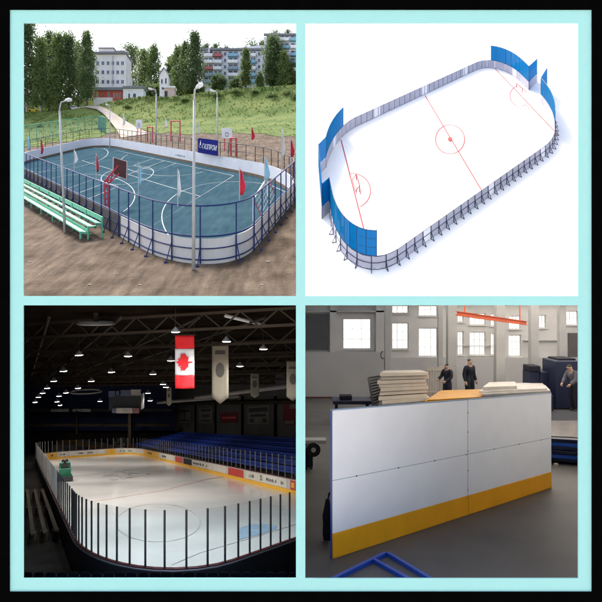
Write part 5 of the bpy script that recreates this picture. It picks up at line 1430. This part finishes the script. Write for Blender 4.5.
# ---- the two-bay white panel with yellow kick strip
A, B = BG(332, 558.7), BG(550.5, 487.7); a = (B - A); L = a.length; a.normalize(); o = V((a.y, -a.x, 0)).normalized()
if o.y > 0: o = -o
HP = (558.7 - 409.4) * pxm(A.y); HY = HP * .168; mid = .555
# real length of each bay follows from the seam seen in the middle
def seam(x):
    r = ray(x, 450); tt_ = (A.x * o.x + A.y * o.y) / (r.x * o.x + r.y * o.y); q = CAM + r * tt_; return (V((q.x, q.y, 0)) - V((A.x, A.y, 0))).length / (V((B.x, B.y, 0)) - V((A.x, A.y, 0))).length
mid = seam(467)
t = thing('rink_board_wall', A, 'large white two bay rink board panel with yellow kick strip standing on workshop floor', 'rink panel')
def pp_(s, h, f=0.0): return A + (B - A) * s + o * f + V((0, 0, h))
def sheet(s0, s1, h0, h1, m_, nm, f0=0.0, f1=.03, par=None):
    ob = MB().hexa([pp_(s0, h0, f0), pp_(s1, h0, f0), pp_(s1, h0, f1), pp_(s0, h0, f1)], [pp_(s0, h1, f0), pp_(s1, h1, f0), pp_(s1, h1, f1), pp_(s0, h1, f1)]).build(nm, m_, par or t)
    return bevel(ob, .004, 1)
e = .0012
for s0, s1 in ((0, mid - e), (mid + e, 1)):
    hm = HP * .525
    sheet(s0, s1, HY + .004, hm - .004, M['hdpe'], 'white_sheet'); sheet(s0, s1, hm + .004, HP - .03, M['hdpe'], 'white_sheet')
    sheet(s0, s1, .012, HY, M['hyel'], 'kick_strip', 0, .045)
    sheet(s0, s1, HP - .03, HP, mat('bluish_trim', (.30, .40, .52), .5), 'top_trim', -.05, .035)
# blue steel frame behind
def fbar(s0, h0, s1, h1, w_=.06, f=-.04): MB().bar(pp_(s0, h0, f), pp_(s1, h1, f), w_, w_).build('frame_bar', M['steelblue'], t)
for s0, s1 in ((.003, mid - .004), (mid + .004, .997)):
    fbar(s0, .06, s1, .06); fbar(s0, HP * .525, s1, HP * .525); fbar(s0, HP - .07, s1, HP - .07)
    for q in (s0, (s0 + s1) / 2, s1): fbar(q, 0, q, HP - .04)
for q in (.25, mid, .9): MB().bar(pp_(q, HP * .8, -.07), pp_(q, 0.02, -.75), .06, .06).build('brace', M['steelblue'], t)
for k in range(7):
    for h in (HP * .525,):
        s0 = (k + .5) / 7; MB().tube([pp_(s0, h, .028), pp_(s0, h, .036)], .022, 8).build('screw', M['darkmetal'], t)
for k in range(5): MB().tube([pp_(mid, HY + (HP - HY) * (k + .3) / 5, .026), pp_(mid, HY + (HP - HY) * (k + .3) / 5, .036)], .022, 8).build('screw', M['darkmetal'], t)
MB().bar(pp_(mid, HY, .022), pp_(mid, HP - .03, .022), .012, .02).build('seam', mat('seam_grey', (.34, .40, .46), .5), t)
for s0, s1 in ((0, mid - e), (mid + e, 1)): MB().bar(pp_(s0, HP * .525, .024), pp_(s1, HP * .525, .024), .018, .012, o).build('seam', bpy.data.materials['seam_grey'], t)
# ---- blue steel frame lying in front
def blay(pts, label):
    t_ = thing('steel_frame', BG(*pts[0][0]), label, 'steel frame', 'blue steel frames on the floor')
    for p, q in pts: MB().bar(BG(*p, .05), BG(*q, .05), .085, .085).build('frame_bar', M['steelblue'], t_)
blay([((385, 556), (330, 583.5)), ((388, 556), (433, 583.5)), ((373, 562), (411, 583.5))], 'blue welded steel frame lying on the floor before the white panel')
# dark clutter behind the left end of the panel
def lump(x, y, w_, h_, d, m_, name, label, cat):
    pass
t = thing('tool_cart', BG(310, 470), 'dark machine with round wheel at the left wall of workshop', 'machine')
d = BG(310, 470).y
bevel(wbox(302.5, 448, 313, 468, d, .8, M['dkcloth'], 'body', t), .05); 
c = P(313.5, 450, d - .1); MB().tube([c, c + V((0, .12, 0))], 7 * pxm(d), 20).build('wheel', M['hairk'], t); MB().tube([c - V((0, .03, 0)), c + V((0, .14, 0))], 2.4 * pxm(d), 12).build('hub', M['pillar'], t)
wbox(303, 440.5, 326, 444, d + 1.5, .6, M['pillar'], 'tray', t); MB().bar(P(306, 468, d + .2), P(306, 473, d + .2), .12, .12).build('leg', M['hairk'], t); MB().bar(P(311, 468, d + .2), P(311, 473, d + .2), .12, .12).build('leg', M['hairk'], t)
t = thing('work_bag', BG(327, 528), 'black bag slumped against the back of the white panel at its left end', 'bag')
d = 15.3; q = lambda x, y, dy=0: P(x, y, d + dy)
mb = MB(); c = BR.at(P(327.5, 500, d).x, d); s_ = pxm(d)
mb.lathe(c, [(4.2 * s_, 0), (5.0 * s_, 6 * s_), (4.6 * s_, 16 * s_), (5.2 * s_, 24 * s_), (3.2 * s_, 33 * s_), (2.0 * s_, 40 * s_)], 12)
mb.build('body', M['dkcloth'], t, smooth=True)
mb = MB(); mb.tube([c + V((.06 * math.sin(k * .4), -.0, 1.0 + .16 * math.sin(k * .4) + .01 * k)) for k in range(8)], .02, 6); mb.build('handle', M['dkcloth'], t)
# ---- stacks of sheets behind
def stack(name, pts, n, th, m_, label, cat, z0=0.0, grp=None, jit=.04, part='sheet', seed=1, mats=None):
    r = random.Random(seed); base = [BG(*p) for p in pts]; c = sum(base, V((0, 0, 0))) / 4
    t_ = thing(name, up(c, z0), label, cat, grp)
    for k in range(n):
        of = V((r.uniform(-jit, jit), r.uniform(-jit, jit), z0 + k * th * 1.06)); q_ = [p + of for p in base]
        ob = MB().hexa(q_, [up(p, th) for p in q_]).build(part, (mats[k % len(mats)] if mats else m_), t_); bevel(ob, min(.02, th * .25), 2)
    return t_
def legs4(pts, h, label, name='trestle_table'):
    t_ = thing(name, BG(*pts[0]), label, 'table'); b4 = [BG(*p) for p in pts]
    MB().hexa([up(p, h - .12) for p in b4], [up(p, h) for p in b4]).build('tabletop', M['bluestack'], t_)
    for p in b4: MB().bar(p, up(p, h - .12), .16, .16).build('leg', M['bluestack'], t_)
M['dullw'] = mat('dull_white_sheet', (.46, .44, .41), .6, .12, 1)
def zfor(x, ytop, yb): return (yb - ytop) * pxm(BG(x, yb).y)
tb = ((428, 432), (505, 424), (512, 408), (440, 412)); hT = zfor(460, 398, 420)
legs4(tb, hT, 'dark work table carrying the yellow sheets behind the white panel')
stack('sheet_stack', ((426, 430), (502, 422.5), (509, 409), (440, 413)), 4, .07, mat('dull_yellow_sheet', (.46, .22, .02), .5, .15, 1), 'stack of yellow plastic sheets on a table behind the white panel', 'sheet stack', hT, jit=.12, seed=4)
tb2 = ((482, 426), (552, 420), (546, 405), (492, 408)); hT2 = zfor(515, 392, 416)
legs4(tb2, hT2, 'dark work table carrying white sheets right of the yellow sheets')
stack('sheet_stack', ((482, 425), (550, 419), (544, 406), (492, 409)), 3, .14, M['dullw'], 'stack of white plastic sheets right of the yellow ones', 'sheet stack', hT2, jit=.2, seed=6)
stack('sheet_stack', ((484, 424), (518, 421), (516, 410), (490, 412)), 2, .12, M['dullw'], 'small white sheets lying across the left of the white stack', 'sheet stack', hT2 + .45, jit=.1, seed=8)
t = stack('sheet_stack', ((380, 432), (428, 426), (420, 412), (384, 415)), 15, .245, M['beige'], 'tall stack of beige sheets behind the white panel', 'sheet stack', 0, jit=.25, seed=9)
# grey slatted grille leaning left of the beige sheets
t = thing('slatted_grille', BG(372, 418), 'grey slatted grille leaning against the left of the beige stack', 'grille')
d = BG(372, 418).y - .8
a4 = [P(374, 410, d), P(387, 404, d + .3), P(381, 376, d + 1.5), P(368.5, 378, d + 1.2)]
for k in range(12):
    s_ = k / 11; MB().bar(a4[0].lerp(a4[3], s_), a4[1].lerp(a4[2], s_), .10, .16).build('slat', mat('grille_grey', (.12, .115, .115), .6), t)
for p, q2 in ((a4[0], a4[3]), (a4[1], a4[2])): MB().bar(p, q2, .14, .14).build('frame_bar', bpy.data.materials['grille_grey'], t)
MB().bar(a4[0], BR.at(a4[0].x, a4[0].y), .12, .12).build('leg', bpy.data.materials['grille_grey'], t); MB().bar(a4[1], BR.at(a4[1].x, a4[1].y), .12, .12).build('leg', bpy.data.materials['grille_grey'], t)
# dark machine low at left behind panel top
t = thing('work_bench', BG(345, 425), 'dark blue low bench behind the top left of the white panel', 'bench'); d = BG(345, 425).y
bevel(wbox(333, 401, 372, 404.5, d, 2, M['bluestack'], 'top', t), .04); wbox(335, 404.6, 338, 424, d + .3, .4, M['bluestack'], 'leg', t); wbox(366, 404.6, 369, 424, d + .3, .4, M['bluestack'], 'leg', t); wbox(340, 396, 352, 401, d + .4, .9, M['dkcloth'], 'tool_box', t)
# vertical slats rack left of first worker
t = thing('slat_rack', BG(437, 400), 'beige rack of upright slats left of the first worker', 'rack'); d = 66
for k in range(7): 
    a = P(424.5 + 2.6 * k, 398, d); g_ = BR.at(a.x, d); MB().box((a.x, d, g_.z), (a.x + .17, d + .15, P(424, 366 + (k % 2), d).z)).build('slat', M['beige'], t)
for y in (370, 392): a, b = P(423.5, y, d - .05), P(443, y, d - .05); MB().bar(a, b, .1, .16).build('rail', M['beige'], t)
# blue bins, and blue pallets of sheets at the right
t = thing('storage_bin', BG(560, 398), 'dark blue bins standing before the right wall', 'bin'); d = 60.0
bevel(wbox(541, 372, 556, 408, d, 3, M['bluestack'], 'body', t), .1); bevel(wbox(556.4, 361, 588, 409, d - 2, 3.5, M['bluestack'], 'body', t), .12); bevel(wbox(558, 358.5, 576, 361, d - 1.4, 2.5, M['dkcloth'], 'lid', t), .08); bevel(wbox(530, 366, 541, 372, d + .3, 2, M['dkcloth'], 'lid', t), .1)
wbox(530, 372, 540.6, 398, d + .4, 2, M['bluestack'], 'body', t)
st = stack('sheet_pallet', ((540, 463), (600, 468), (600, 440), (545, 440)), 6, .16, M['steelblue'], 'stack of blue framed panels on the floor at right', 'panel stack', .12, jit=.1, part='panel', seed=12, mats=[M['bluestack'], M['steelblue'], M['bluestack']])
zs = .12 + 6 * .16 * 1.06
stack('plastic_cover', ((544, 461), (600, 465), (600, 441), (548, 441)), 1, .04, mat('shiny_film', (.30, .28, .26), .12, .3, 1.5, spec=.6), 'shiny plastic film covering the blue framed panels', 'film', zs, jit=.0, part='film', seed=2)
stack('sheet_stack', ((538, 432), (600, 436), (600, 421), (545, 420)), 5, .14, M['dkcloth'], 'low dark stack of boards before the man at right', 'sheet stack', 0, jit=.15, seed=13)
for x, y in ((549, 463), (556, 464)): 
    p = BG(x, y + 2); tag(bevel(MB().box(p + V((-.07, -.07, 0)), p + V((.07, .07, .12))).build('wood_block', M['beige'], loc=p), .01), 'small pale wood block under the front of the blue panel stack', 'block', 'blocks under the blue panel stack')
# ---- workers
def at_floor(x, d): p = P(x, 400, d); return BR.at(p.x, d)
Hm = 4.75
person(at_floor(447.5, 62), Hm * .98, (-.8, -.5, 0), dict(ell=(-.15, .03, .66), wrl=(-.10, .17, .58), elr=(.16, .02, .66), wrr=(.12, .17, .60), head0=(0, .03, .87), head1=(0, .045, .935)), M['dkcloth'], M['dkjean'], M['hairk'], 'worker in dark clothes left of the two, facing the beige rack')
person(at_floor(469.5, 64), Hm * 1.08, (.5, -.85, 0), dict(), M['dkcloth'], M['dkcloth'], M['hairk'], 'taller worker in black standing upright before the middle windows')
person(at_floor(574.5, 56), Hm * .98, (-.9, -.4, 0), dict(waist=(0, .02, .60), chest=(0, .07, .735), neck=(0, .10, .82), head0=(0, .13, .865), head1=(0, .16, .925), shl=(-.10, .08, .79), shr=(.10, .08, .79), ell=(-.14, .12, .65), wrl=(-.10, .23, .56), elr=(.14, .12, .65), wrr=(.09, .24, .56), knl=(-.07, .05, .28), anl=(-.09, .03, .045), tol=(-.10, .12, .018), anr=(.07, -.05, .045), tor=(.08, .04, .018)),
       mat('grey_shirt', (.10, .10, .12), .9), M['dkcloth'], M['hairk'], 'man in dark trousers bending slightly at the right edge of the workshop')
